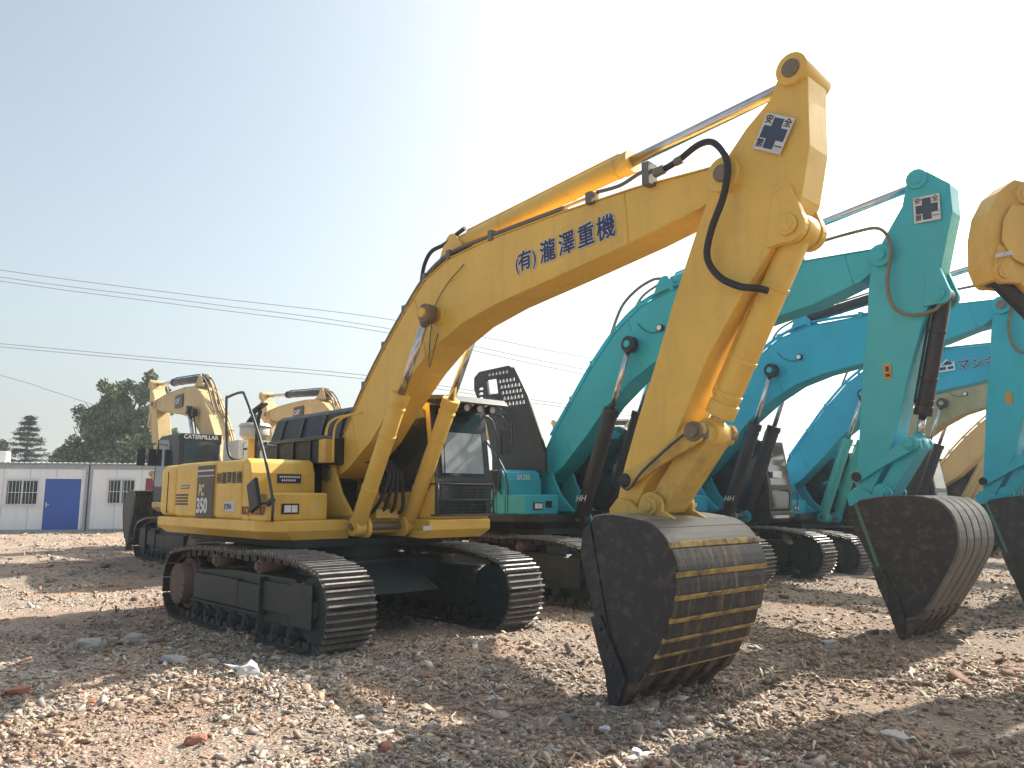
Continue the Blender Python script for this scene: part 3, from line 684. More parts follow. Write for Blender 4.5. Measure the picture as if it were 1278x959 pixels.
def cab_build(root, mat, near):
    y0, y1 = .47, 1.44
    prof = [(-.36,1.44),(-.38,2.85),(-.28,3.02),(-.1,3.07),(1.15,3.07),(1.34,3.0),(1.43,2.45),(1.50,1.95),(1.50,1.44)]
    mb = MB(); mb.plate(prof, y0, y1); cab = mb.build('cab', M[mat], root, .05, 3)
    # dark side windows (both sides) in black frames
    win = [(.10,1.95),(.02,2.15),(.10,2.55),(.42,2.93),(1.12,2.98),(1.26,2.92),(1.36,2.3),(1.42,1.90),(1.36,1.82),(.25,1.80)]
    for nm, ya, yb in (('side_window', y0-.012, y0-.002), ('side_window', y1+.002, y1+.012)):
        mb = MB(); mb.plate(win, ya, yb); w = mb.build(nm, M['glass'], cab, .003)
    rw = [(.62,2.0),(1.32,2.0),(1.32,2.86),(.62,2.86)]
    mb = MB(); mb.box(-.40, -.372, y0+.1, y1-.1, 2.05, 2.88); mb.build('rear_window', M['glass'], cab, .01)
    # front: black frame, upper screen, lower screen following the slope
    def slope(z): 
        for (a, za), (b_, zb) in zip(prof[5:], prof[6:]):
            if zb <= z <= za: return a+(b_-a)*(za-z)/(za-zb)
        return 1.5
    def front(ya, yb, za, zb, th, name, m_, bev=.01, zs=(2.45, 1.95)):
        zz = [za]+[z for z in zs if zb < z < za]+[zb]
        mb = MB()
        for c, d in zip(zz, zz[1:]):
            a, b_ = slope(c), slope(d)
            mb.hexa([(b_+.002,ya,d),(b_+th,ya,d),(b_+th,yb,d),(b_+.002,yb,d),(a+.002,ya,c),(a+th,ya,c),(a+th,yb,c),(a+.002,yb,c)])
        return mb.build(name, m_, cab)
    front(y0+.0, y1-.0, 2.99, 1.49, .014, 'windscreen_frame', M['black'])
    front(y0+.09, y1-.09, 2.9, 2.02, .022, 'windscreen', M['glass'])
    if near: front(y0+.12, y1-.12, 2.62, 2.06, .028, 'sun_blind', M['screen'])
    front(y0+.09, y1-.09, 1.90, 1.52, .022, 'lower_windscreen', M['glass'])
    if near:
        mb = MB(); mb.plate([(1.0,3.16),(1.0,3.09),(1.78,3.02),(1.86,2.97),(1.86,3.0),(1.78,3.08)], y0+.0, y1+.02); v = mb.build('rain_visor', M['black'], cab, .006)
        for k in range(4):
            y = y0+.14+k*.23
            mb = MB(); mb.cyl((1.60,y,2.955),(1.70,y,2.945), .058, seg=16); l = mb.build('roof_lamp', M['black'], cab, .004)
            mb = MB(); mb.cyl((1.70,y,2.945),(1.712,y,2.944), .046, seg=16); mb.build('lamp_lens', M['lamp'], l)
        # front guard grille
        g = MB(); X = 1.66; ya, yb, za, zb = .40, 1.37, 1.50, 1.91
        g.tube([(1.52,ya,zb),(X,ya,zb),(X,yb,zb),(1.52,yb,zb)], .014, smooth_path=False); g.tube([(1.52,ya,za),(X,ya,za),(X,yb,za),(1.52,yb,za)], .014, smooth_path=False)
        g.tube([(X,ya,za),(X,ya,zb)], .014); g.tube([(X,yb,za),(X,yb,zb)], .014); g.tube([(X,ya,1.70),(X,yb,1.70)], .012)
        g.build('guard_frame', M['rail'], cab)
        g = MB()
        for k in range(1, 22): y = ya+(yb-ya)*k/22; g.tube([(X-.01,y,za),(X-.01,y,zb)], .0028, seg=4)
        for k in range(1, 9): z = za+(zb-za)*k/9; g.tube([(X-.012,ya,z),(X-.012,yb,z)], .0028, seg=4)
        g.build('guard_mesh', M['rail'], cab)
        mb = MB(); mb.tube([(1.55,.60,2.0),(1.49,.62,2.5)], .008, smooth_path=False); mb.build('wiper', M['rubber'], cab)
        mb = MB(); mb.tube([(1.2,1.44,2.9),(1.34,1.60,2.86),(1.42,1.64,2.5),(1.46,1.64,2.0),(1.46,1.5,1.6)], .014); mb.build('grab_rail', M['rail'], cab)
        mb = MB(); mb.tube([(1.35,1.46,2.95),(1.5,1.66,2.9),(1.5,1.72,2.75)], .012); mb.box(1.47, 1.51, 1.66, 1.84, 2.35, 2.72); mb.build('mirror', M['black'], cab, .01)
    return cab

SX, SY = (1, 0, 0), (0, 0, 1)
def in_plane(a, b_):  # directions for lettering along a->b in (x,z) seen from the -y side
    d = Vector((b_[0]-a[0], b_[1]-a[1])).normalized()
    return (d.x, 0, d.y), (-d.y, 0, d.x)

def safety_sign(arm, corners, y, mat_s='sign_white'):
    """square board with a cross; corners tl, tr, br, bl in (x,z)"""
    tl, tr, br, bl = [Vector(c) for c in corners]
    ex = ((tr-tl)+(br-bl))*.5; ey = ((tl-bl)+(tr-br))*.5; c = (tl+tr+br+bl)/4
    P = lambda u, v: (c+ex*u+ey*v)[:]
    mb = MB(); mb.plate([P(-.5,-.5), P(.5,-.5), P(.5,.5), P(-.5,.5)], y-.004, y-.001); s = mb.build('safety_sign', M[mat_s], arm)
    mb = MB(); a = .17; b_ = .42
    mb.plate([P(-a,-b_),P(a,-b_),P(a,-a),P(b_,-a),P(b_,a),P(a,a),P(a,b_),P(-a,b_),P(-a,a),P(-b_,a),P(-b_,-a),P(-a,-a)], y-.0065, y-.0045)
    mb.build('cross_emblem', M['sign_blue'], s)
    ux, uy = in_plane((0, 0), ex[:])
    for ch, u, v in (('安', -.33, .33), ('全', .33, .33), ('第', -.33, -.33), ('一', .33, -.33)):
        q = P(u, v); text('lettering', ch, ex.length*.27, M['ink'], s, (q[0], y-.0065, q[1]), ux, uy, ex.length*.006, 1, 'CENTER')

# ================================================================== MAIN YELLOW MACHINE
YAW = .746
e1 = excavator('excavator', 'large yellow excavator in front with blue lettering on its boom and a banded dark bucket', 'excavator',
               (-2.3875, 11.26), YAW, body='yellow', near=True, deck='body')
root = e1['root']
# body details
cover, cover2, cw, tb, st, boom, arm, cab = e1['cover'], e1['cover2'], e1['cw'], e1['tool_box'], e1['step'], e1['boom'], e1['arm'], e1['cab']
yb = -1.485
mb = MB()
for k in range(4): mb.box(-2.40, -1.93, yb-.008, yb-.001, 1.625+k*.045, 1.65+k*.045)
mb.build('vent_grille', M['black'], cover)
mb = MB(); mb.box(-2.22, -1.90, yb-.004, yb-.001, 1.865, 1.92); dcl = mb.build('data_sticker', M['ink'], cover)
mb = MB()
for k in range(9): mb.box(-2.20+k*.032, -2.18+k*.032, yb-.006, yb-.0045, 1.878, 1.908)
mb.build('sticker_print', M['white'], dcl)
mb = MB(); mb.box(-2.80, -2.785, yb-.0015, yb+.01, 1.50, 2.13); mb.build('panel_gap', M['ink'], cover)
mb = MB(); mb.box(-1.60, -1.0, yb-.003, yb-.0005, 1.455, 2.235-.05); sp = mb.build('number_panel', M['decal_dark'], cover)
mb = MB(); mb.box(-1.60, -1.0, yb-.0055, yb-.0035, 2.10, 2.125); mb.box(-1.60, -1.0, yb-.0055, yb-.0035, 2.03, 2.045); mb.build('stripe', M['lightgrey'], sp)
text('lettering', 'PC', .22, M['cream'], sp, (-1.52, yb-.006, 1.83), SX, SY, .009, .75)
text('lettering', '350', .28, M['white'], sp, (-1.575, yb-.006, 1.61), SX, SY, .013, .93)
text('lettering', '㈲瀧澤重機', .165, M['ink'], cover2, (-.90, yb-.003, 1.985), SX, SY, .005, .98)
text('lettering', 'KOMATSU', .14, M['red'], tb, (-.03, -1.49-.006, 1.56), SX, SY, .0065, 1.0)
mb = MB(); mb.box(-.62, -.26, yb-.004, yb-.001, 1.55, 1.68); ds = mb.build('pale_sticker', M['lightgrey'], cover2)
text('lettering', 'JCMA', .10, M['navy'], ds, (-.60, yb-.006, 1.61), SX, SY, .002, .95)
mb = MB(); mb.box(.171, .177, -1.12, -.78, 1.92, 2.04); pl = mb.build('name_plate', M['navy'], tb)
for k, (y0, n_) in enumerate(((1.99, 10), (1.945, 7))):
    mb = MB()
    for i in range(n_): mb.box(.1775, .1795, -1.09+i*.03+k*.03, -1.07+i*.03+k*.03, y0, y0+.026)
    mb.build('plate_print', M['white'], pl)
mb = MB(); mb.box(.701, .704, -.86, -.76, 1.60, 1.63); mb.build('small_sticker', M['lightgrey'], st)
mb = MB(); mb.box(1.621, 1.625, .20, .32, 1.31, 1.37); mb.build('data_plate', M['lightgrey'], root)
# handrail + mirror
mb = MB()
mb.tube([(-.55,-1.30,2.24),(-.72,-1.42,2.34),(-.78,-1.46,3.05),(-.70,-1.46,3.12),(-.30,-1.46,3.14),(-.16,-1.46,3.06),(.22,-1.46,2.62),(.56,-1.48,2.20),(.84,-1.50,1.72),(.86,-1.50,1.52),(.78,-1.46,1.45)], .019, seg=8)
mb.build('handrail', M['rail'], root)
mb = MB(); mb.obox((.54,-1.60,1.76), (.26, .05, .38), Matrix.Rotation(R(-22), 3, 'Y')); mr = mb.build('mirror', M['black'], root, .02, 3)
mb = MB(); mb.tube([(.62,-1.58,1.66),(.72,-1.53,1.66),(.80,-1.50,1.70)], .015); mb.cyl((.77,-1.53,1.64),(.82,-1.47,1.72), .035, seg=10); mb.build('mirror_bracket', M['rail'], mr)
# pre-cleaner
mb = MB(); mb.cyl((-1.02,-.92,2.24),(-1.02,-.92,2.56), .085, seg=20); ac = mb.build('air_cleaner', M['yellow'], root, .01)
mb = MB(); mb.cyl((-1.02,-.92,2.56),(-1.02,-.92,2.62), .15, .20, 24); mb.cyl((-1.02,-.92,2.62),(-1.02,-.92,2.75), .21, seg=24); mb.cyl((-1.02,-.92,2.75),(-1.02,-.92,2.80), .24, .20, 24); mb.build('rain_cap', M['lightgrey'], ac, .01)
mb = MB(); mb.cyl((-1.02,-.92,2.80),(-1.02,-.92,2.94), .14, .05, 20); mb.build('cap_top', M['grey_black'], ac, .01)
mb = MB(); mb.tube([(-.75,-1.0,2.24),(-.75,-1.0,2.75),(-.72,-.98,2.98)], .03); mb.obox((-.75,-1.0,3.0), (.42,.10,.035), Matrix.Rotation(R(-14), 3, 'Y')); mb.build('rear_mirror_post', M['grey_black'], root, .008)
mb = MB(); mb.tube([(-.45,-1.1,2.24),(-.45,-1.1,2.42),(-.30,-1.05,2.48)], .02); mb.obox((-.32,-1.05,2.44), (.34,.14,.03), Matrix.Rotation(R(6), 3, 'Y')); mb.build('step_rail', M['rail'], root, .006)
# open ribbed engine hood
mb = MB(); mb.box(-1.55, .34, -.50, .30, 2.18, 2.56); eh = mb.build('engine_hood', M['grey_black'], root, .03, 3)
mb = MB()
for k in range(3):
    x = -1.1+k*.5; mb.box(x-.018, x+.018, -.53, -.501, 2.2, 2.54)
mb.box(-1.55, .345, -.535, -.501, 2.525, 2.575); mb.build('hood_rib', M['rail'], eh, .006)
mb = MB(); lidp = [(-.10, 2.58), (.02, 2.98), (.12, 3.05), (.17, 3.02), (.06, 2.95), (-.03, 2.58)]
mb.plate(lidp, -2.25, .18, 'x'); ld = mb.build('raised_hood_lid', M['grey_black'], root, .01)
for x in (-1.85, -1.2, -.55, -.02):
    mb = MB(); mb.hexa([(x-.02,-.13,2.6),(x+.02,-.13,2.6),(x+.02,-.101,2.6),(x-.02,-.101,2.6),(x-.07,-.01,2.98),(x-.03,-.01,2.98),(x-.03,.018,2.98),(x-.07,.018,2.98)])
    mb.build('lid_rib', M['rail'], ld, .005)
mb = MB(); mb.cyl((-.55,.55,2.2),(-.55,.55,2.75), .07, seg=16); mb.build('exhaust_pipe', M['pipe'], root)
# small rails behind the boom foot
mb = MB()
for dx in (0, .22): mb.tube([(.30+dx,-.50,2.2),(.34+dx,-.52,2.62),(.50+dx,-.5,2.78),(.8+dx,-.38,2.84)], .016)
mb.build('hose_guide', M['yellow'], root)
mb = MB(); mb.box(.22, .40, -.56, -.42, 2.2, 2.52); mb.build('valve_block', M['yellow_dirty'], root, .01)
# hoses between the boom cylinders
mb = MB()
for k in range(4):
    y = -.14+k*.10; mb.tube([(.75,y,1.5),(1.02+.04*k,y*1.2,1.56),(1.22,y*.9,1.82+.02*k),(1.24,y*.6,2.05),(1.02-.01*k,y*.6,2.22)], .026, seg=7)
mb.build('hydraulic_hose', M['rubber'], root)
mb = MB(); mb.box(.95, 1.08, -.16, .20, 1.46, 1.58); mb.build('hose_clamp', M['yellow_dirty'], root, .01)
mb = MB()
for k in range(5): mb.tube([(.7,-.28+k*.02,1.62+.03*k),(.95,-.30,1.72+.03*k),(1.1,-.26+.05*k,1.9),(1.0,-.20+.03*k,2.15),(.8,-.15,2.2)], .012, seg=6)
mb.build('control_cable', M['rubber'], root)
# boom lettering (white halo behind navy strokes)
a, b_ = (3.80, 4.255), (5.19, 4.345)
ux, uy = in_plane(a, b_)
y = -.236
def along(t): return (a[0]+(b_[0]-a[0])*t, a[1]+(b_[1]-a[1])*t)
def boom_y(x):   # side face of the girder at x
    xs = [s[0][0] for s in BOOM1]; n = len(xs)
    for i in range(n-1):
        if xs[i] <= x <= xs[i+1]:
            w = lambda k: .23*(1-.26*max(0, (k-5)/(n-6))); t = (x-xs[i])/(xs[i+1]-xs[i]); return -(w(i)*(1-t)+w(i+1)*t)
    return -.23
x0 = 3.80
for ch, x, sz in (('(', 3.80, .22), ('有', 3.85, .235), (')', 4.07, .22), ('瀧', 4.185, .255), ('澤', 4.455, .255), ('重', 4.72, .255), ('機', 4.975, .265)):
    t = (x-a[0])/(b_[0]-a[0]); q = along(t); yy = boom_y(x)-.006
    thin = ch in '()'
    text('lettering_halo', ch, sz, M['white'], boom, (q[0], yy, q[1]), ux, uy, .014, .92)
    text('lettering', ch, sz, M['navy'], boom, (q[0], yy-.004, q[1]), ux, uy, .0025 if thin else .0058, .92)
safety_sign(arm, [(6.86, 4.88), (7.10, 4.74), (6.95, 4.48), (6.71, 4.62)], -.206)
# hose over the arm pivot
mb = MB(); H = [(5.75,-.26,4.68),(6.0,-.27,4.72),(6.25,-.30,4.78),(6.42,-.32,4.73),(6.54,-.33,4.52),(6.50,-.33,4.25),(6.36,-.32,3.98),(6.30,-.31,3.75),(6.40,-.30,3.56),(6.58,-.29,3.44),(6.72,-.27,3.40),(6.78,-.2,3.38)]
mb.tube(H, .030, seg=10); mb.build('hydraulic_hose', M['rubber'], arm)
mb = MB(); mb.tube([(5.0,-.22,4.74),(5.3,-.22,4.72),(5.6,-.24,4.66+.1),(5.8,-.25,4.69)], .02); mb.box(5.62,5.70,-.30,-.16,4.60,4.82); mb.cyl((5.74,-.26,4.69),(5.86,-.26,4.70), .045, seg=10); mb.cyl((5.98,-.27,4.715),(6.06,-.27,4.725), .04, seg=10); mb.box(4.88,4.96,-.26,-.14,4.64,4.76)
mb.build('pipe_fitting', M['pipe'], boom, .004)
mb = MB(); mb.tube([(3.0,-.17,4.70),(3.6,-.17,4.72),(4.4,-.17,4.73),(5.0,-.2,4.73)], .018, seg=6); mb.build('hydraulic_pipe', M['yellow'], boom)
mb = MB()   # hose loop near the arm-cylinder foot
mb.tube([(1.98,-.16,4.42),(2.04,-.16,4.66),(2.16,-.14,4.82),(2.40,-.12,4.86),(2.62,-.10,4.94),(2.78,-.10,4.98)], .026); mb.tube([(2.2,-.05,4.5),(2.3,-.05,4.72),(2.55,-.05,4.88),(2.75,-.03,4.92)], .022)
mb.tube([(2.25,.08,4.5),(2.35,.08,4.75),(2.6,.07,4.93)], .022)
mb.build('hydraulic_hose', M['rubber'], boom)
mb = MB(); mb.tube([(2.45,-.24,3.7),(2.3,-.25,3.3),(2.36,-.25,3.95),(2.6,-.25,4.25),(2.95,-.25,4.45)], .006, seg=5); mb.build('grease_line', M['rail'], boom)
mb = MB(); a_ = (5.32,1.90); mb.tube([(5.30,-.30,1.84),(5.40,-.31,1.80),(5.55,-.31,1.95),(5.85,-.31,2.16),(6.0,-.31,2.25)], .012); mb.build('grease_line', M['rail'], e1['bl'])

# ================================================================== TEAL ROW
def teal_details(e, hoseR=.02, boomS=BOOM2, lampx=2.74):
    boom, arm = e['boom'], e['arm']
    mb = MB(); mb.tube([(5.1,-.2,5.2),(5.35,-.2,5.38),(6.1,-.22,5.42),(6.45,-.28,5.35),(6.58,-.31,5.05),(6.50,-.31,4.6),(6.55,-.30,4.25),(6.75,-.27,4.10),(7.0,-.22,4.12),(7.1,-.2,4.2)], .024, seg=8); mb.build('hydraulic_hose', M['steel'], arm)
    mb = MB(); mb.tube([(1.55,-.16,4.62),(1.82,-.16,5.12),(2.15,-.14,5.38),(2.5,-.12,5.50),(2.7,-.1,5.48)], .026); mb.tube([(1.95,-.06,4.9),(2.2,-.06,5.25),(2.6,-.06,5.42)], .022); mb.build('hydraulic_hose', M['pipe'], boom)
    mb = MB(); mb.cyl((lampx,-.24,4.58),(lampx,-.30,4.58), .06, seg=14); l = mb.build('work_lamp', M['black'], boom)
    mb = MB(); mb.cyl((lampx,-.30,4.58),(lampx,-.312,4.58), .045, seg=14); mb.build('lamp_lens', M['lamp'], l)
    mb = MB(); mb.tube([(lampx-.5,-.245,4.75),(lampx-.35,-.245,4.6),(lampx-.15,-.245,4.52),(lampx,-.245,4.56)], .007, seg=5); mb.build('lamp_cable', M['rubber'], boom)
ROW = 'excavators parked in the teal row'
e2 = excavator('excavator', 'teal excavator beside the yellow one, safety sign on arm, perforated black hood raised', 'excavator', (.85, 15.16), YAW, ROW,
               body='teal', cylc='cyl_black', boomS=BOOM2, armS=ARM2, style='ribs', armcylc='teal', bucketcylc='cyl_black', deck='black', cabc='black', bmats=('bucket_side','bucket_grey','bucket_mid','bucket_side'))
teal_details(e2)
text('lettering', '製作所', .26, M['white'], e2['boom'], (4.28, -.236, 4.72), (1,0,.02), SY, .004, .95)
text('lettering', 'HH', .15, M['lightgrey'], e2['root'], (1.05, -.60, 1.72), SX, SY, .004, 1.1, shear=.3)
text('lettering', 'SK350', .13, M['white'], e2['tool_box'], (.172, -1.2, 2.10), (0,1,0), SY, .003, 1)
safety_sign(e2['arm'], [(6.87,5.69),(7.19,5.66),(7.19,5.32),(6.86,5.33)], -.206)
mb = MB(); mb.plate([(6.33,3.50),(6.43,3.50),(6.43,3.30),(6.33,3.30)], -.209, -.2055); sk = mb.build('orange_sticker', M['orange'], e2['arm'])
mb = MB(); mb.box(6.36,6.40,-.211,-.2095,3.40,3.47); mb.box(6.35,6.41,-.211,-.2095,3.33,3.37); mb.build('sticker_print', M['ink'], sk)
# perforated hood lid standing open
out = [(-1.86,3.98),(-1.86,4.22),(-1.70,4.33),(-.80,4.35),(-.62,4.25),(-.26,3.7),(.22,2.62),(.22,2.2),(-1.28,2.2),(-1.28,2.55),(-1.45,3.2)]
holes = []
for r_ in range(5):
    for c_ in range(6 if r_ else 5):
        x = -1.10+c_*.102+r_*.045; z = 4.10-r_*.12; holes.append([(x,z),(x+.068,z),(x+.085,z-.078),(x+.017,z-.078)])
for c_ in range(6):
    x = -1.42+c_*.105; holes.append([(x,4.27),(x+.065,4.27),(x+.075,4.20),(x+.01,4.20)])
holes.append([(-1.46,4.13),(-1.16,4.13),(-1.10,3.82),(-1.40,3.82)])
for k in range(3): holes.append([(-1.72,4.0-k*.10),(-1.58,4.0-k*.10),(-1.56,3.94-k*.10),(-1.70,3.94-k*.10)])
for k in range(3): holes.append([(-1.52,3.62-k*.10),(-1.40,3.62-k*.10),(-1.37,3.56-k*.10),(-1.49,3.56-k*.10)])
mb = MB(); mb.plate(out, -.52, -.47, holes=holes); gd = mb.build('raised_hood_lid', M['grey_black'], e2['root'])
mb = MB(); mb.tube([(-.62,-.55,4.28),(-.24,-.55,3.7),(.24,-.55,2.6)], .025, smooth_path=False); mb.tube([(-1.55,-.6,3.4),(-1.4,-.66,3.7),(-1.0,-.66,3.66),(-.85,-.6,3.2),(-.9,-.56,2.9)], .02); mb.tube([(-1.1,-.62,3.3),(-.75,-.66,3.4),(-.6,-.62,3.2),(-.6,-.6,2.7)], .018)
mb.build('lid_handle', M['rail'], gd)
mb = MB(); mb.tube([(-1.0,-1.45,2.2),(-1.0,-1.46,2.9),(-.8,-1.46,3.05),(-.2,-1.46,2.6),(.2,-1.48,2.1),(.25,-1.48,1.5)], .018); mb.build('handrail', M['rail'], e2['root'])
mb = MB(); mb.box(.02, .10, -1.72, -1.52, 1.88, 2.22); mb.tube([(.06,-1.56,1.9),(.1,-1.5,1.8)], .014); mb.build('mirror', M['black'], e2['root'], .02)
mb = MB(); mb.box(.701,.712,-1.0,-.84,1.56,1.68); mb.build('step_pad', M['black'], e2['step'], .01)

e3 = excavator('excavator', 'bright blue-teal excavator third in row, bucket cut by right picture edge', 'excavator', (4.21, 17.92), YAW, ROW,
               body='blue_teal', cylc='cyl_black', boomS=BOOM2, armS=ARM2, style='ribs', armcylc='cyl_black', bucketcylc='cyl_black', deck='black', cabc='black', bmats=('bucket_side','bucket_grey','bucket_side','bucket_side'))
teal_details(e3)
text('lettering', 'HH', .15, M['lightgrey'], e3['root'], (1.05, -.60, 1.72), SX, SY, .004, 1.1, shear=.3)
mb = MB(); mb.plate([(6.33,3.50),(6.43,3.50),(6.43,3.30),(6.33,3.30)], -.209, -.2055); mb.build('orange_sticker', M['orange'], e3['arm'])
mb = MB(); mb.tube([(1.62,1.45,1.45),(1.62,1.5,1.85),(1.62,1.1,1.9)], .016); mb.build('grab_rail', M['rail'], e3['cab'])
mb = MB(); mb.box(1.53,1.54,.62,1.0,2.18,2.32); mb.build('white_notice', M['white'], e3['cab'])
mb = MB(); mb.box(1.64,1.70,.35,.95,1.30,1.36); mb.build('step_plate', M['lightgrey'], e3['root'], .01)

e4 = excavator('excavator', 'teal excavator fourth in the row with teal boom cylinders and katakana lettering on its boom', 'excavator', (7.40, 20.84), YAW, ROW,
               body='blue_teal', cylc='green_teal', boomS=BOOM2, armS=ARM2, style='ribs', armcylc='blue_teal', bucketcylc='cyl_black', deck='black', cabc='black', z=-.10)
teal_details(e4)
for dz, ch, x in ((0, 'ト', 3.60), (0, 'マンキ', 4.27)):
    text('lettering_halo', ch, .28, M['white'], e4['boom'], (x, -.236, 4.80), (1,0,.03), SY, .014, 1)
    text('lettering', ch, .28, M['navy'], e4['boom'], (x, -.240, 4.80), (1,0,.03), SY, .0058, 1)
mb = MB(); mb.plate([(x-.69,z) for x,z in [(4.56,4.70),(4.92,4.72),(4.92,4.92),(4.82,4.92),(4.76,5.0),(4.66,4.9),(4.56,4.9)]], -.242, -.234); lg = mb.build('emblem', M['white'], e4['boom'])
mb = MB(); mb.plate([(3.91,4.74),(4.04,4.75),(4.04,4.82),(3.91,4.81)], -.2445, -.2425); mb.plate([(4.08,4.75),(4.20,4.76),(4.20,4.82),(4.08,4.81)], -.2445, -.2425); mb.plate([(3.93,4.85),(4.19,4.86),(4.17,4.90),(4.07,4.96),(3.99,4.88)], -.2445, -.2425); mb.build('emblem_ink', M['navy'], lg)

e5 = excavator('excavator', 'tan excavator beyond the teal ones, seen under the lettered teal boom', 'excavator', (10.84, 23.57), YAW, ROW,
               body='dusty_tan', cylc='cyl_black', boomS=BOOM2, armS=ARM2, style='ribs', deck='black', cabc='black')
teal_details(e5)
e6 = excavator('excavator', 'farthest tan yellow excavator of the row, only its boom foot showing past the teal arm', 'excavator', (14.04, 26.52), YAW, ROW,
               body='tan', cylc='tan', boomS=BOOM1, armS=ARM1, style='ribs', deck='black', cabc='black')

e6b = excavator('excavator', 'brown machine at the end of the row, glimpsed right of the third machine arm', 'excavator', (17.24, 29.46), YAW, ROW,
               body='tan', cylc='cyl_black', boomS=BOOM2, armS=ARM2, style='ribs', deck='black', cabc='black')

# ================================================================== REAR ROW (facing away)
REAR = 'tan excavators facing away behind the yellow one'
def hoses_cat(e):
    boom = e['boom']
    for y in (-.12, -.02, .09):
        mb = MB(); mb.tube([(1.3,y,3.8),(1.6,y,4.12),(1.95,y,4.55),(2.3,y,4.80+.06*abs(y)),(2.7,y,4.95)], .022); mb.build('hydraulic_hose', M['steel'], boom)
    for y in (.252,):
        mb = MB(); mb.box(3.55,4.25,y-.015,y-.005,4.12,4.5); p_ = mb.build('logo_panel', M['decal_dark'], boom, .004)
        text('lettering', 'CAT', .20, M['white'], p_, (4.18, y-.003, 4.31), (-1,0,0), SY, .008, 1.0)
def cat(label, loc, yaw, z, near=False):
    e = excavator('excavator', label, 'excavator', loc, yaw, REAR, body='tan', cylc='tan', boomS=BOOM1, armS=ARM1, style='ribs', deck='tan', cabc='grey_black', armcylc='grey_black', z=z, bucket_hw=.95 if near else .7, bucket_sc=1.12)
    hoses_cat(e)
    mb = MB(); mb.tube([(2.1,.27,3.2),(2.12,.36,3.75)], .02); mb.box(2.03,2.2,.30,.42,3.72,3.92); mb.box(2.30,2.45,.30,.42,3.70,3.86); mb.build('work_lamp', M['black'], e['boom'], .01)
    return e
YB = YAW+PI-.05
e7 = cat('dusty tan excavator facing away at left beside the white cabins, name across its cab rear', (-6.95, 19.6), YB, .2, True)
text('lettering', 'CATERPILLAR', .135, M['white'], e7['cab'], (-.402, 1.36, 2.97), (0,-1,0), SY, .004, .98)
mb = MB(); mb.plate([(.47,2.82),(.47,3.05),(1.44,3.05),(1.44,2.82)], -.399, -.385, 'x'); mb.build('name_band', M['black'], e7['cab'], .004)
mb = MB()
for y in (1.52, 1.78): mb.obox((1.5,y,2.55), (.05,.19,.42), Matrix.Rotation(0, 3, 'Z')); mb.tube([(1.45,1.44,2.9),(1.5,y,2.85),(1.5,y,2.7)], .012)
mb.build('mirror', M['black'], e7['cab'], .02)
mb = MB()
for k in range(6): mb.box(-1.9,-1.88,-.5+k*.17,-.36+k*.17,2.42,2.62)
for k in range(6): mb.box(-1.9,-1.88,-.5+k*.17,-.36+k*.17,2.66,2.76)
mb.box(-1.87,-.9,-.6,.6,2.2,2.85); hh = mb.build('engine_grille', M['lightgrey'], e7['root'], .01)
mb = MB()
for r_ in range(3):
    for k in range(9): mb.box(-1.885,-1.872,-.53+k*.118,-.45+k*.118,2.50+r_*.1,2.57+r_*.1)
mb.build('grille_slot', M['black'], hh)
e8 = cat('dusty tan excavator facing away, its boom rising behind the raised black hood', (-4.1, 21.85), YB, .12)
e9 = cat('orange tan excavator facing away, a scrap of boom beside the perforated black lid', (1.45, 26.4), YB, 0)
e10 = cat('distant tan excavator whose cab top shows as a strip under the third boom', (12.2, 34.6), YB, 0)
e11 = cat('most distant tan excavator, a pale strip low between the teal and tan booms', (25.5, 45.2), YB, 0)
e12 = cat('distant tan excavator hidden mostly behind the blue-teal machine', (6.6, 30.4), YB, 0)

# ================================================================== NEAR MACHINE AT THE RIGHT EDGE
ARMN = dict(sec=[((6.47,5.62),(6.66,5.66)),((6.38,5.48),(6.86,5.50)),((6.26,5.36),(7.02,5.24)),((6.1,5.2),(7.10,4.95)),((5.9,5.0),(7.13,4.55)),((5.85,4.85),(7.06,4.36)),
                 ((5.75,4.62),(6.72,4.36)),((5.45,4.3),(6.30,3.95)),((4.9,3.6),(5.55,3.18)),((4.45,2.95),(4.9,2.62)),((4.15,2.5),(4.45,2.3)),((4.0,2.25),(4.2,2.15))],
            pivot=(6.05,4.85), ctop=(6.54,5.46), bpin=(6.92,4.46), rock=(4.25,2.55), joint=(4.95,2.5), bpin2=(4.45,2.05))
BOOMN = [((-.32,2.24),(-.12,2.0)),((.0,2.95),(.30,2.35)),((.45,3.7),(.82,3.0)),((.95,4.4),(1.32,3.65)),((1.5,5.0),(1.85,4.1)),((2.1,5.45),(2.45,4.4)),((2.8,5.65),(3.0,4.6)),((3.7,5.60),(3.9,4.72)),((4.7,5.35),(4.8,4.8)),((5.6,5.08),(5.65,4.78)),((5.95,4.98),(5.95,4.75))]
yN = -PI/2+.12
eN = excavator('excavator', 'worn yellow excavator arm end entering at the upper right edge, black cylinder under it', 'excavator', (12.86, 10.27), yN, None,
               body='ochre', cylc='cyl_black', boomS=BOOMN, armS=ARMN, style='ribs', deck='black', cabc='black', armcylc='cyl_black', bucketcylc='cyl_black', bucket_sc=.85, ears='ochre')
mb = MB(); o = [(6.45,5.30),(6.75,5.32),(6.88,5.12),(6.93,4.85),(6.80,4.62),(6.4,4.45),(6.0,4.5),(6.0,5.1)]
mb.plate(o, .206, .222); mb.build('reinforcing_plate', M['ochre'], eN['arm'], .008)
mb = MB(); mb.obox((6.50,.25,5.44), (.16,.05,.05), Matrix.Rotation(R(35), 3, 'Y')); mb.obox((6.95,.25,4.66), (.20,.05,.055), Matrix.Rotation(R(12), 3, 'Y')); mb.build('pin_retainer', M['lightgrey'], eN['arm'], .006)

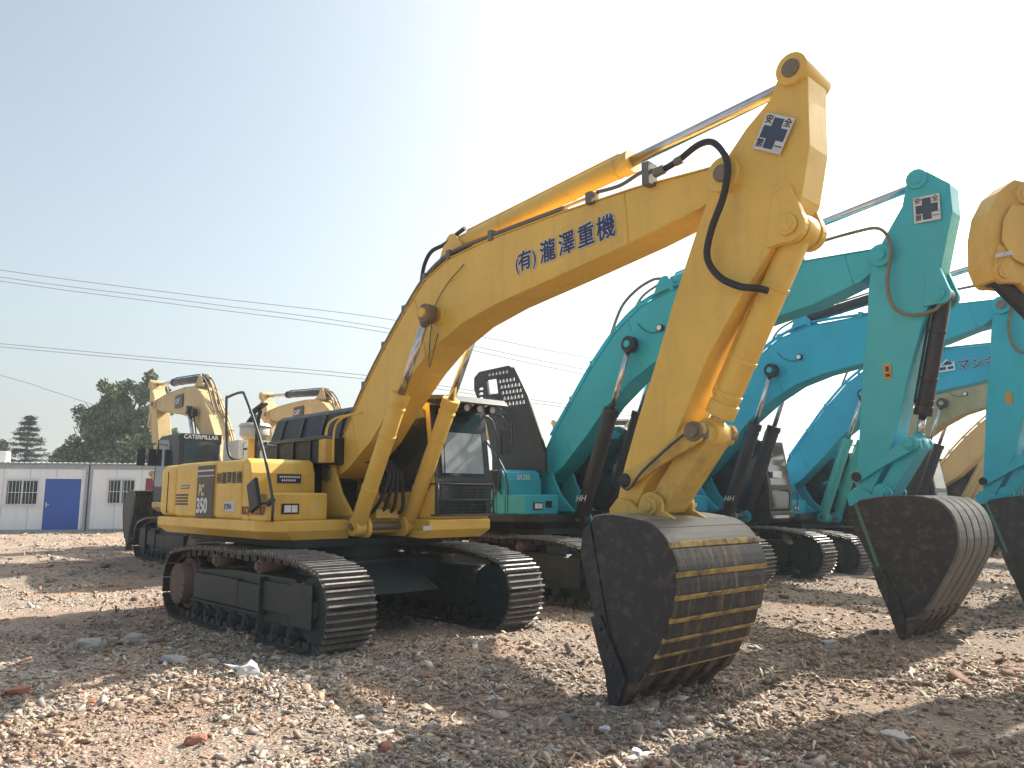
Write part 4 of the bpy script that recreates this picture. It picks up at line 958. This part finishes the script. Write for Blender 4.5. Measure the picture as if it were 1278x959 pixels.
# ================================================================== WHITE CABINS
def cabin(label, x0, x1, feats, name='portable_cabin'):
    """front face runs along local x, facing the yard (-y)"""
    ang = math.atan2(1.4, 5.05)
    base = Vector((-17.39, 32.35, 0)); d = Vector((math.cos(ang), math.sin(ang), 0))
    r = thing(name, label, 'cabin', (base.x, base.y, .33), ang, 'white portable cabins')
    H = 2.74; D = 2.4
    mb = MB(); mb.box(x0+.05, x1-.05, .04, D, .06, H-.08); wl = mb.build('wall', M['cabin_wall'], r)
    mb = MB(); mb.box(x0, x0+.10, -.0, .12, 0, H); mb.box(x1-.10, x1, 0, .12, 0, H); mb.box(x0+.1, x1-.1, 0, .12, H-.18, H); mb.box(x0+.1, x1-.1, 0, .12, 0, .14); mb.box(x0, x0+.1, D-.1, D, 0, H); mb.box(x1-.1, x1, D-.1, D, 0, H)
    mb.build('corner_frame', M['cabin_trim'], r, .01)
    mb = MB(); mb.box(x0-.03, x1+.03, -.05, D+.05, H, H+.06)
    x = x0
    while x < x1: mb.box(x, x+.06, -.05, D+.05, H+.06, H+.09); x += .2
    mb.build('roof', M['cabin_roof'], r)
    mb = MB(); x = x0+1.0
    while x < x1-.2: mb.box(x, x+.012, .030, .045, .14, H-.18); x += .95
    mb.build('panel_joint', M['cabin_trim'], r)
    for kind, a, c, za, zb in feats:
        if kind == 'window':
            mb = MB(); mb.box(a+.04, c-.04, .015, .03, za+.04, zb-.04); g_ = mb.build('window', M['glass'], r)
            mb = MB()
            for q in ((a, a+.05, za, zb), (c-.05, c, za, zb), (a+.05, c-.05, zb-.05, zb), (a+.05, c-.05, za, za+.05), ((a+c)/2-.03, (a+c)/2+.03, za+.05, zb-.05)): mb.box(q[0], q[1], -.01, .035, q[2], q[3])
            mb.build('window_frame', M['bar_white'], g_)
            mb = MB(); k = a+.12
            while k < c-.08: mb.cyl((k, -.05, za), (k, -.05, zb), .010, seg=6); k += .125
            mb.box(a, c, -.06, -.045, (za+zb)/2-.012, (za+zb)/2+.012); mb.box(a-.03, c+.03, -.065, -.035, za-.03, za-.005); mb.box(a-.03, c+.03, -.065, -.035, zb+.005, zb+.03); mb.build('window_bar', M['bar_white'], g_)
        elif kind == 'door':
            mb = MB(); mb.box(a, c, -.005, .035, za, zb); d_ = mb.build('door', M['door_blue'], r, .005)
            mb = MB(); mb.box(a-.06, a, -.015, .04, za, zb+.06); mb.box(c, c+.06, -.015, .04, za, zb+.06); mb.box(a, c, -.015, .04, zb, zb+.06); mb.build('door_frame', M['cabin_wall'], d_)
            mb = MB(); mb.box(a+.08, a+.12, -.04, -.006, 1.02, 1.22); mb.box(a+.08, a+.22, -.05, -.035, 1.10, 1.13); mb.build('handle', M['lightgrey'], d_)
        elif kind == 'plaque':
            mb = MB(); mb.box(a, c, .0, .038, za, zb); mb.build('red_plaque', M['plaque'], r)
    return r
cabin('white portable cabin at far left with blue door and barred window', -6.0, -.03, [('window', -2.98, -1.80, 1.10, 2.12), ('door', -1.58, -.26, .12, 2.16), ('window', -5.3, -4.2, 1.10, 2.12)])
cabin('white portable cabin beside the tan excavator with barred window and dark red plaque', .03, 6.0, [('window', .72, 1.78, 1.14, 2.16), ('plaque', 2.16, 3.0, 1.45, 2.2), ('door', 4.2, 5.2, .12, 2.16)])
r = thing('roof_unit', 'small white box standing above the cabin roof at the far left edge', 'roof unit', (-24.55, 35.6, 0), .27)
mb = MB(); mb.box(-.1, 1.4, 0, .6, 3.35, 3.85); bx_ = mb.build('casing', M['cabin_wall'], r, .03)
mb = MB(); mb.box(-.06, 0, .05, .1, .2, 3.35); mb.box(1.3, 1.36, .05, .1, .2, 3.35); mb.box(-.06, 0, .5, .55, .2, 3.35); mb.box(1.3, 1.36, .5, .55, .2, 3.35); mb.build('support_leg', M['cabin_trim'], r)

# ================================================================== TREES
def crown_tree(name, label, loc, h, w, nleaf, clumps, mat='leaf', leaf=.105, group=None, trunk_h=None):
    r = thing(name, label, 'tree', loc, 0, group)
    rd = random.Random(int(h*100)+nleaf)
    mb = MB()
    mb.cyl((0,0,-.2),(0.1,0,h*.35), h*.03, h*.02, 10)
    cl = []
    for cx, cy, cz, cr in clumps:
        cl.append(Vector((cx*w, cy*w, cz*h)));
        mb.cyl((.1*(rd.random()-.5), 0, h*.30), cl[-1], h*.012, h*.004, 6)
        for _ in range(4):
            e = cl[-1]+Vector((rd.uniform(-1,1), rd.uniform(-1,1), rd.uniform(-.6,1)))*cr*w*.8
            mb.cyl(cl[-1], e, h*.004, h*.0015, 5)
    mb.build('trunk', M['bark'], r)
    V, F = [], []
    tot = sum(c[3]**2.4 for c in clumps)
    for cx, cy, cz, cr in clumps:
        nsub = max(3, int(18*cr/.2)); n = int(nleaf*cr**2.4/tot)
        subs = []
        for _ in range(nsub):
            v = Vector((rd.gauss(0,1), rd.gauss(0,1), rd.gauss(0,1))).normalized()*rd.uniform(.45, 1.0)
            subs.append((Vector((cx*w,cy*w,cz*h))+Vector((v.x,v.y,v.z*.85))*cr*w, rd.uniform(.16,.36)*cr*w+.12))
        for _ in range(n):
            c, sr = rd.choice(subs); v = Vector((rd.gauss(0,1), rd.gauss(0,1), rd.gauss(0,1))).normalized()*sr*rd.random()**.5
            p = c+v; a = Vector((rd.gauss(0,1), rd.gauss(0,1), rd.gauss(0,.7))).normalized(); b_ = a.orthogonal().normalized(); b_ = Matrix.Rotation(rd.uniform(0,6.3), 3, a)@b_
            s = leaf*rd.uniform(.6,1.3); q = b_.cross(a)*.55
            k = len(V); V += [p-b_*s, p+q*s, p+b_*s, p-q*s]; F.append((k, k+1, k+2, k+3))
    me = bpy.data.meshes.new('crown'); me.from_pydata([tuple(v) for v in V], [], F); me.materials.append(M[mat]); link('crown', me, r)
    return r
crown_tree('broadleaf_tree', 'big dense dark green tree behind the white cabins', (-21.9, 43, .3), 8.6, 6.2, 46000,
  [(-.30,0,.50,.20),(-.05,.1,.52,.24),(.22,0,.50,.22),(-.16,0,.66,.20),(.08,0,.70,.22),(.30,.05,.66,.17),(-.02,0,.83,.15),(.20,0,.86,.13),(.34,0,.83,.10),(.30,0,.95,.055),(-.42,0,.40,.13),(.40,0,.40,.15),(0,-.1,.36,.22),(-.28,-.1,.34,.18),(.44,0,.55,.12)])
crown_tree('broadleaf_tree', 'thin grey-green tree at the far left edge behind the cabins', (-36.9, 56, .3), 6.2, 4.6, 6000,
  [(0,0,.6,.2),(.2,0,.55,.16),(-.2,0,.66,.18),(.05,0,.8,.13),(.35,0,.45,.14),(.5,0,.4,.12),(-.4,0,.5,.2)], leaf=.17)
crown_tree('broadleaf_tree', 'low green tree between the conifer and the big tree', (-30.2, 56, .3), 4.6, 3.4, 3500,
  [(0,0,.6,.22),(.25,0,.5,.16),(-.3,0,.55,.18),(.05,0,.8,.13)], leaf=.15)
def conifer(label, loc, h, w):
    r = thing('conifer_tree', label, 'tree', loc)
    rd = random.Random(5); mb = MB(); mb.cyl((0,0,-.2),(0,0,h), h*.022, .02, 8)
    V, F = [], []
    z = h*.25
    while z < h*.98:
        L = w*.5*(1-(z/h-.2)/.82)**.8
        for k in range(9):
            a = rd.uniform(0, 6.28); d = Vector((math.cos(a), math.sin(a), -.08+rd.uniform(-.12,.16))); e = Vector((0,0,z))+d*L*rd.uniform(.45,1.25)
            mb.cyl((0,0,z), e, .03, .01, 5)
            for _ in range(90):
                t = rd.random()**.6; p = Vector((0,0,z)).lerp(e, t)+Vector((rd.gauss(0,.22*(1-t*.6)), rd.gauss(0,.22*(1-t*.6)), rd.gauss(0,.07)))
                b_ = Vector((rd.gauss(0,1), rd.gauss(0,1), rd.gauss(0,.25))).normalized(); q = Vector((-b_.y, b_.x, .2))*.35; s = rd.uniform(.08,.17)
                i = len(V); V += [p-b_*s, p+q*s, p+b_*s, p-q*s]; F.append((i, i+1, i+2, i+3))
        z += h*.052
    mb.build('trunk', M['bark'], r)
    me = bpy.data.meshes.new('crown'); me.from_pydata([tuple(v) for v in V], [], F); me.materials.append(M['needle']); link('crown', me, r)
conifer('layered conifer with flat branches behind the left cabin', (-34.1, 55, .3), 7.2, 4.6)

# ================================================================== OVERHEAD LINES
def wire(label, pts, r=.021):
    (x0, z0), (x1, z1) = pts[0], pts[-1]
    mb = MB(); mb.tube([(x, 60, z) for x, z in pts], r, seg=6)
    o = mb.build('power_line', M['wire']); tag(o, label, 'cable', 'overhead power lines')
wire('highest of the overhead cables sloping down from left behind the yellow boom', [(-60,22.9),(-40.6,19.65),(-24.6,17.5),(-9.4,15.6),(5.7,12.6),(26,8.9),(60,4)])
wire('second overhead cable, upper of the close pair at left', [(-60,22.4),(-40.5,19.06),(-24.6,16.98),(-10,14.95),(5.7,11.65),(26,8.1),(60,3.2)])
wire('third overhead cable, lower of the close pair at left', [(-60,22.0),(-40.5,18.74),(-24.5,16.59),(-10,14.6),(5.7,11.25),(26,7.6),(60,2.9)])
wire('fourth overhead cable, upper of the low pair crossing above the trees', [(-60,15.6),(-40,13.7),(-26.2,12.43),(-11.5,11.2),(3.8,8.97),(26,6.2),(60,2.6)])
wire('lowest overhead cable, lower of the low pair above the trees', [(-60,15.3),(-40,13.44),(-26.2,12.17),(-11.5,10.9),(3.8,8.72),(26,6.0),(60,2.5)])
wire('short thin cable dropping toward the big tree at the far left', [(-60,16.5),(-39.8,11.2),(-36,10.05),(-32.4,8.9),(-27,7.2)], .018)

# ================================================================== GROUND
ys = [-30, -15, -6, 0]; y = 2.0
while y < 14: ys.append(y); y += .055*max(1, y/6)
while y < 60: ys.append(y); y *= 1.02
while y < 900: ys.append(y); y *= 1.25
xs = []; x = 0
while x < 9: xs.append(x); x += .075
while x < 40: xs.append(x); x *= 1.03
while x < 700: xs.append(x); x *= 1.3
xs = [-q for q in xs[:0:-1]]+xs
V = [(x, y, height(x, y)) for y in ys for x in xs]; nx = len(xs)
F = [(j*nx+i, j*nx+i+1, (j+1)*nx+i+1, (j+1)*nx+i) for j in range(len(ys)-1) for i in range(nx-1)]
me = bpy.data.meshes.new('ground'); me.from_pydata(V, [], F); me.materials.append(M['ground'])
for p_ in me.polygons: p_.use_smooth = True
g = link('ground', me); g['kind'] = 'structure'; g['label'] = 'crushed rubble and soil yard'

# ---- rubble: one mesh of small stones, bricks and splinters nobody could count
ico = bmesh.new(); bmesh.ops.create_icosphere(ico, subdivisions=1, radius=1); ico.verts.ensure_lookup_table()
IV = np.array([v.co[:] for v in ico.verts]); IF = np.array([[v.index for v in f.verts] for f in ico.faces]); ico.free()
CV = np.array([(x, y, z) for z in (-1, 1) for y in (-1, 1) for x in (-1, 1)], float)*.8
CF = np.array([[0,2,3],[0,3,1],[4,5,7],[4,7,6],[0,1,5],[0,5,4],[1,3,7],[1,7,5],[3,2,6],[3,6,7],[2,0,4],[2,4,6]])
def scatter(name, N, shape, smin, smed, smax, stretch, mat, ymin=3.9, ymax=48, sink=.25, thin=None, patch=True):
    BV, BF = shape
    iy = rng.uniform(1/ymax, 1/ymin, N*2); Y = 1/iy; X = rng.uniform(-1, 1, N*2)*(Y*.78+.6)
    keep = []
    for i in range(N*2):
        v = noise.noise(Vector((X[i]*.45+3, Y[i]*.45, 1.7)))
        if not patch or rng.random() < .68+v*1.0: keep.append(i)
        if len(keep) >= N: break
    X, Y = X[keep], Y[keep]; n = len(X)
    Zg = np.array([height(float(a), float(b)) for a, b in zip(X, Y)])
    S = np.clip(np.exp(rng.normal(math.log(smed), .68, n)), smin, smax)*(1+np.maximum(0, Y-6)/28)
    sc = np.stack([S*rng.uniform(*stretch, n), S*rng.uniform(.6, 1.1, n), S*(rng.uniform(.35, .8, n) if thin is None else rng.uniform(*thin, n))], 1)
    jit = rng.uniform(.5, 1.35, (n, len(BV), 1)) if len(BV) > 8 else rng.uniform(.5, 1.2, (n, len(BV), 3))
    P = BV[None]*jit*sc[:, None, :]
    az = rng.uniform(0, 2*PI, n); ti = rng.normal(0, .42, n); tj = rng.normal(0, .42, n)
    ca, sa = np.cos(az), np.sin(az)
    x, y, z = P[..., 0], P[..., 1], P[..., 2]
    y, z = y*np.cos(ti)[:, None]-z*np.sin(ti)[:, None], y*np.sin(ti)[:, None]+z*np.cos(ti)[:, None]
    x, z = x*np.cos(tj)[:, None]-z*np.sin(tj)[:, None], x*np.sin(tj)[:, None]+z*np.cos(tj)[:, None]
    x, y = x*ca[:, None]-y*sa[:, None], x*sa[:, None]+y*ca[:, None]
    P = np.stack([x+X[:, None], y+Y[:, None], z+(Zg+sc[:, 2]*(1-sink*2))[:, None]], -1).reshape(-1, 3)
    FF = (BF[None]+(np.arange(n)*len(BV))[:, None, None]).reshape(-1, 3)
    me = bpy.data.meshes.new(name); me.vertices.add(len(P)); me.vertices.foreach_set('co', P.ravel().astype(np.float32))
    me.loops.add(FF.size); me.loops.foreach_set('vertex_index', FF.ravel().astype(np.int32))
    me.polygons.add(len(FF)); me.polygons.foreach_set('loop_start', (np.arange(len(FF))*3).astype(np.int32)); me.polygons.foreach_set('loop_total', np.full(len(FF), 3, np.int32))
    me.update(calc_edges=True); me.validate(); me.materials.append(M[mat])
    o = link(name, me); o['kind'] = 'stuff'; return o
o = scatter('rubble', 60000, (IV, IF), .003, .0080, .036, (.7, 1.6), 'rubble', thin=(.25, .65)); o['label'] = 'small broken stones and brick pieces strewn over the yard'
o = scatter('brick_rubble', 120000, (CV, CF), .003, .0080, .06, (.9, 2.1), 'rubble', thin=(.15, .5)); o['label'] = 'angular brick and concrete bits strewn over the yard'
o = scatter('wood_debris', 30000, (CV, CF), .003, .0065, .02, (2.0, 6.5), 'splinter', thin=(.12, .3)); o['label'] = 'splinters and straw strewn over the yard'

# ---- single bigger pieces one could point at
def chunk(name, label, cat, x, y, size, mat, seed, rz=0, jitter=.22):
    rd = random.Random(seed); mb = MB()
    bmesh.ops.create_icosphere(mb.bm, subdivisions=2, radius=1)
    for v in mb.bm.verts:
        n_ = noise.noise(v.co*1.4+Vector((seed, 0, 0)))
        c = v.co.copy()
        for k in range(3): c[k] = max(-.72, min(.72, c[k]))
        c *= 1+n_*jitter*2
        v.co = Matrix.Rotation(rz, 3, 'Z')@Vector((c.x*size[0], c.y*size[1], c.z*size[2]))
    o = mb.build(name, M[mat]); o.location = (x, y, height(x, y)+size[2]*.4); tag(o, label, cat); return o
chunk('plastic_bag', 'crumpled pale plastic bag beside the front of the near track', 'bag', -2.52, 7.75, (.17, .10, .10), 'plastic', 3, .4, .6)
chunk('concrete_chunk', 'pale flat concrete piece on the ground left of the near track', 'rubble piece', -4.75, 9.1, (.20, .12, .09), 'concrete', 5, .2)
chunk('concrete_chunk', 'rounded pale stone lying behind the rear of the near track', 'rubble piece', -4.45, 9.5, (.13, .10, .09), 'concrete', 8, .9)
chunk('concrete_chunk', 'long grey stone slab on shaded ground in front of the near track', 'rubble piece', -3.45, 8.3, (.22, .10, .07), 'concrete', 9, 2.6)
chunk('brick_piece', 'broken red brick lying at the lower left foreground', 'brick', -2.2, 5.75, (.10, .055, .045), 'brick', 12, .5)
chunk('brick_piece', 'red brick half near the bottom centre of the yard', 'brick', -.85, 5.6, (.085, .06, .045), 'brick', 14, 1.9)
chunk('concrete_chunk', 'pale triangular stone on the ground between the two front buckets', 'rubble piece', 3.75, 9.6, (.13, .09, .07), 'concrete', 17, .5)
chunk('concrete_chunk', 'small white stone in front of the yellow machine bucket teeth', 'rubble piece', .70, 6.15, (.07, .05, .035), 'plastic', 21, 1.2)
chunk('brick_piece', 'dark broken brick leaning at the left of the shaded ground', 'brick', -4.3, 7.1, (.12, .07, .05), 'brick', 31, .8)
chunk('concrete_chunk', 'flat angular concrete flake near the bottom right of the yard', 'rubble piece', 2.75, 5.9, (.14, .09, .035), 'concrete', 33, 2.2)
chunk('plastic_scrap', 'white crumpled scrap lying at the bottom centre right', 'scrap', .85, 5.55, (.10, .06, .035), 'plastic', 35, 1.1, .7)
chunk('plastic_scrap', 'small white scrap between the tracks and the large bucket', 'scrap', -.15, 7.0, (.07, .04, .025), 'plastic', 37, .3, .7)
mb = MB(); mb.obox((0,0,0), (.52,.035,.02), Matrix.Rotation(.25, 3, 'Y')); o = mb.build('wooden_stick', M['splinter'], None, .004)
o.location = (-.62, 7.9, height(-.62, 7.9)+.09); o.rotation_euler = (0, 0, 2.1); tag(o, 'thin wooden stick poking up in front of the yellow tracks', 'stick')

# haze: the dusty air of the yard
mb = MB(); mb.box(-950, 950, -60, 930, -1.5, 32); hz = mb.build('haze', [])
m = bpy.data.materials.new('dusty_air'); m.use_nodes = True; nt = m.node_tree; nt.nodes.clear()
out_ = nt.nodes.new('ShaderNodeOutputMaterial'); pv_ = nt.nodes.new('ShaderNodeVolumePrincipled')
pv_.inputs['Color'].default_value = (.86, .92, .97, 1); pv_.inputs['Density'].default_value = .0013; pv_.inputs['Anisotropy'].default_value = .2
nt.links.new(pv_.outputs[0], out_.inputs['Volume']); hz.data.materials.append(m); hz['kind'] = 'stuff'; hz['label'] = 'thin dusty haze over the yard'

# ================================================================== LIGHT, SKY, CAMERA
EL, AZ = R(38), R(50)      # azimuth from +Y towards +X
w = bpy.data.worlds.new('World'); scene.world = w; w.use_nodes = True; nt = w.node_tree
sky = nt.nodes.new('ShaderNodeTexSky'); sky.sky_type = 'NISHITA'; sky.sun_disc = False
sky.sun_elevation = EL; sky.sun_rotation = AZ; sky.air_density = 1.0; sky.dust_density = 5.0; sky.ozone_density = 1.0; sky.altitude = 0
hs = nt.nodes.new('ShaderNodeHueSaturation'); hs.inputs['Saturation'].default_value = .62; nt.links.new(mixrgb(nt, 1.0, sky.outputs[0], (.91, 1.01, .97), 'MULTIPLY'), hs.inputs['Color'])
nt.links.new(hs.outputs[0], nt.nodes['Background'].inputs[0]); nt.nodes['Background'].inputs[1].default_value = .1
sun = bpy.data.lights.new('sun', 'SUN'); sun.energy = 4.2; sun.angle = R(.6); sun.color = (1, .93, .82)
so = bpy.data.objects.new('sun', sun); COL.objects.link(so)
dirv = Vector((math.sin(AZ)*math.cos(EL), math.cos(AZ)*math.cos(EL), math.sin(EL)))
so.rotation_euler = dirv.to_track_quat('Z', 'Y').to_euler(); so.location = dirv*50

cam = bpy.data.cameras.new('camera'); co = bpy.data.objects.new('camera', cam); COL.objects.link(co)
cam.sensor_width = 36; cam.lens = 975.635/1278*36; cam.clip_end = 3000; cam.clip_start = .1
co.location = (0, 0, 1.67763); co.rotation_euler = (PI/2+.146035, 0, 0)
scene.camera = co
scene.view_settings.view_transform = 'Standard'; scene.view_settings.look = 'None'; scene.view_settings.exposure = 1.22; scene.view_settings.gamma = 1
scene.render.engine = 'CYCLES'
scene.cycles.max_bounces = 5; scene.cycles.diffuse_bounces = 3
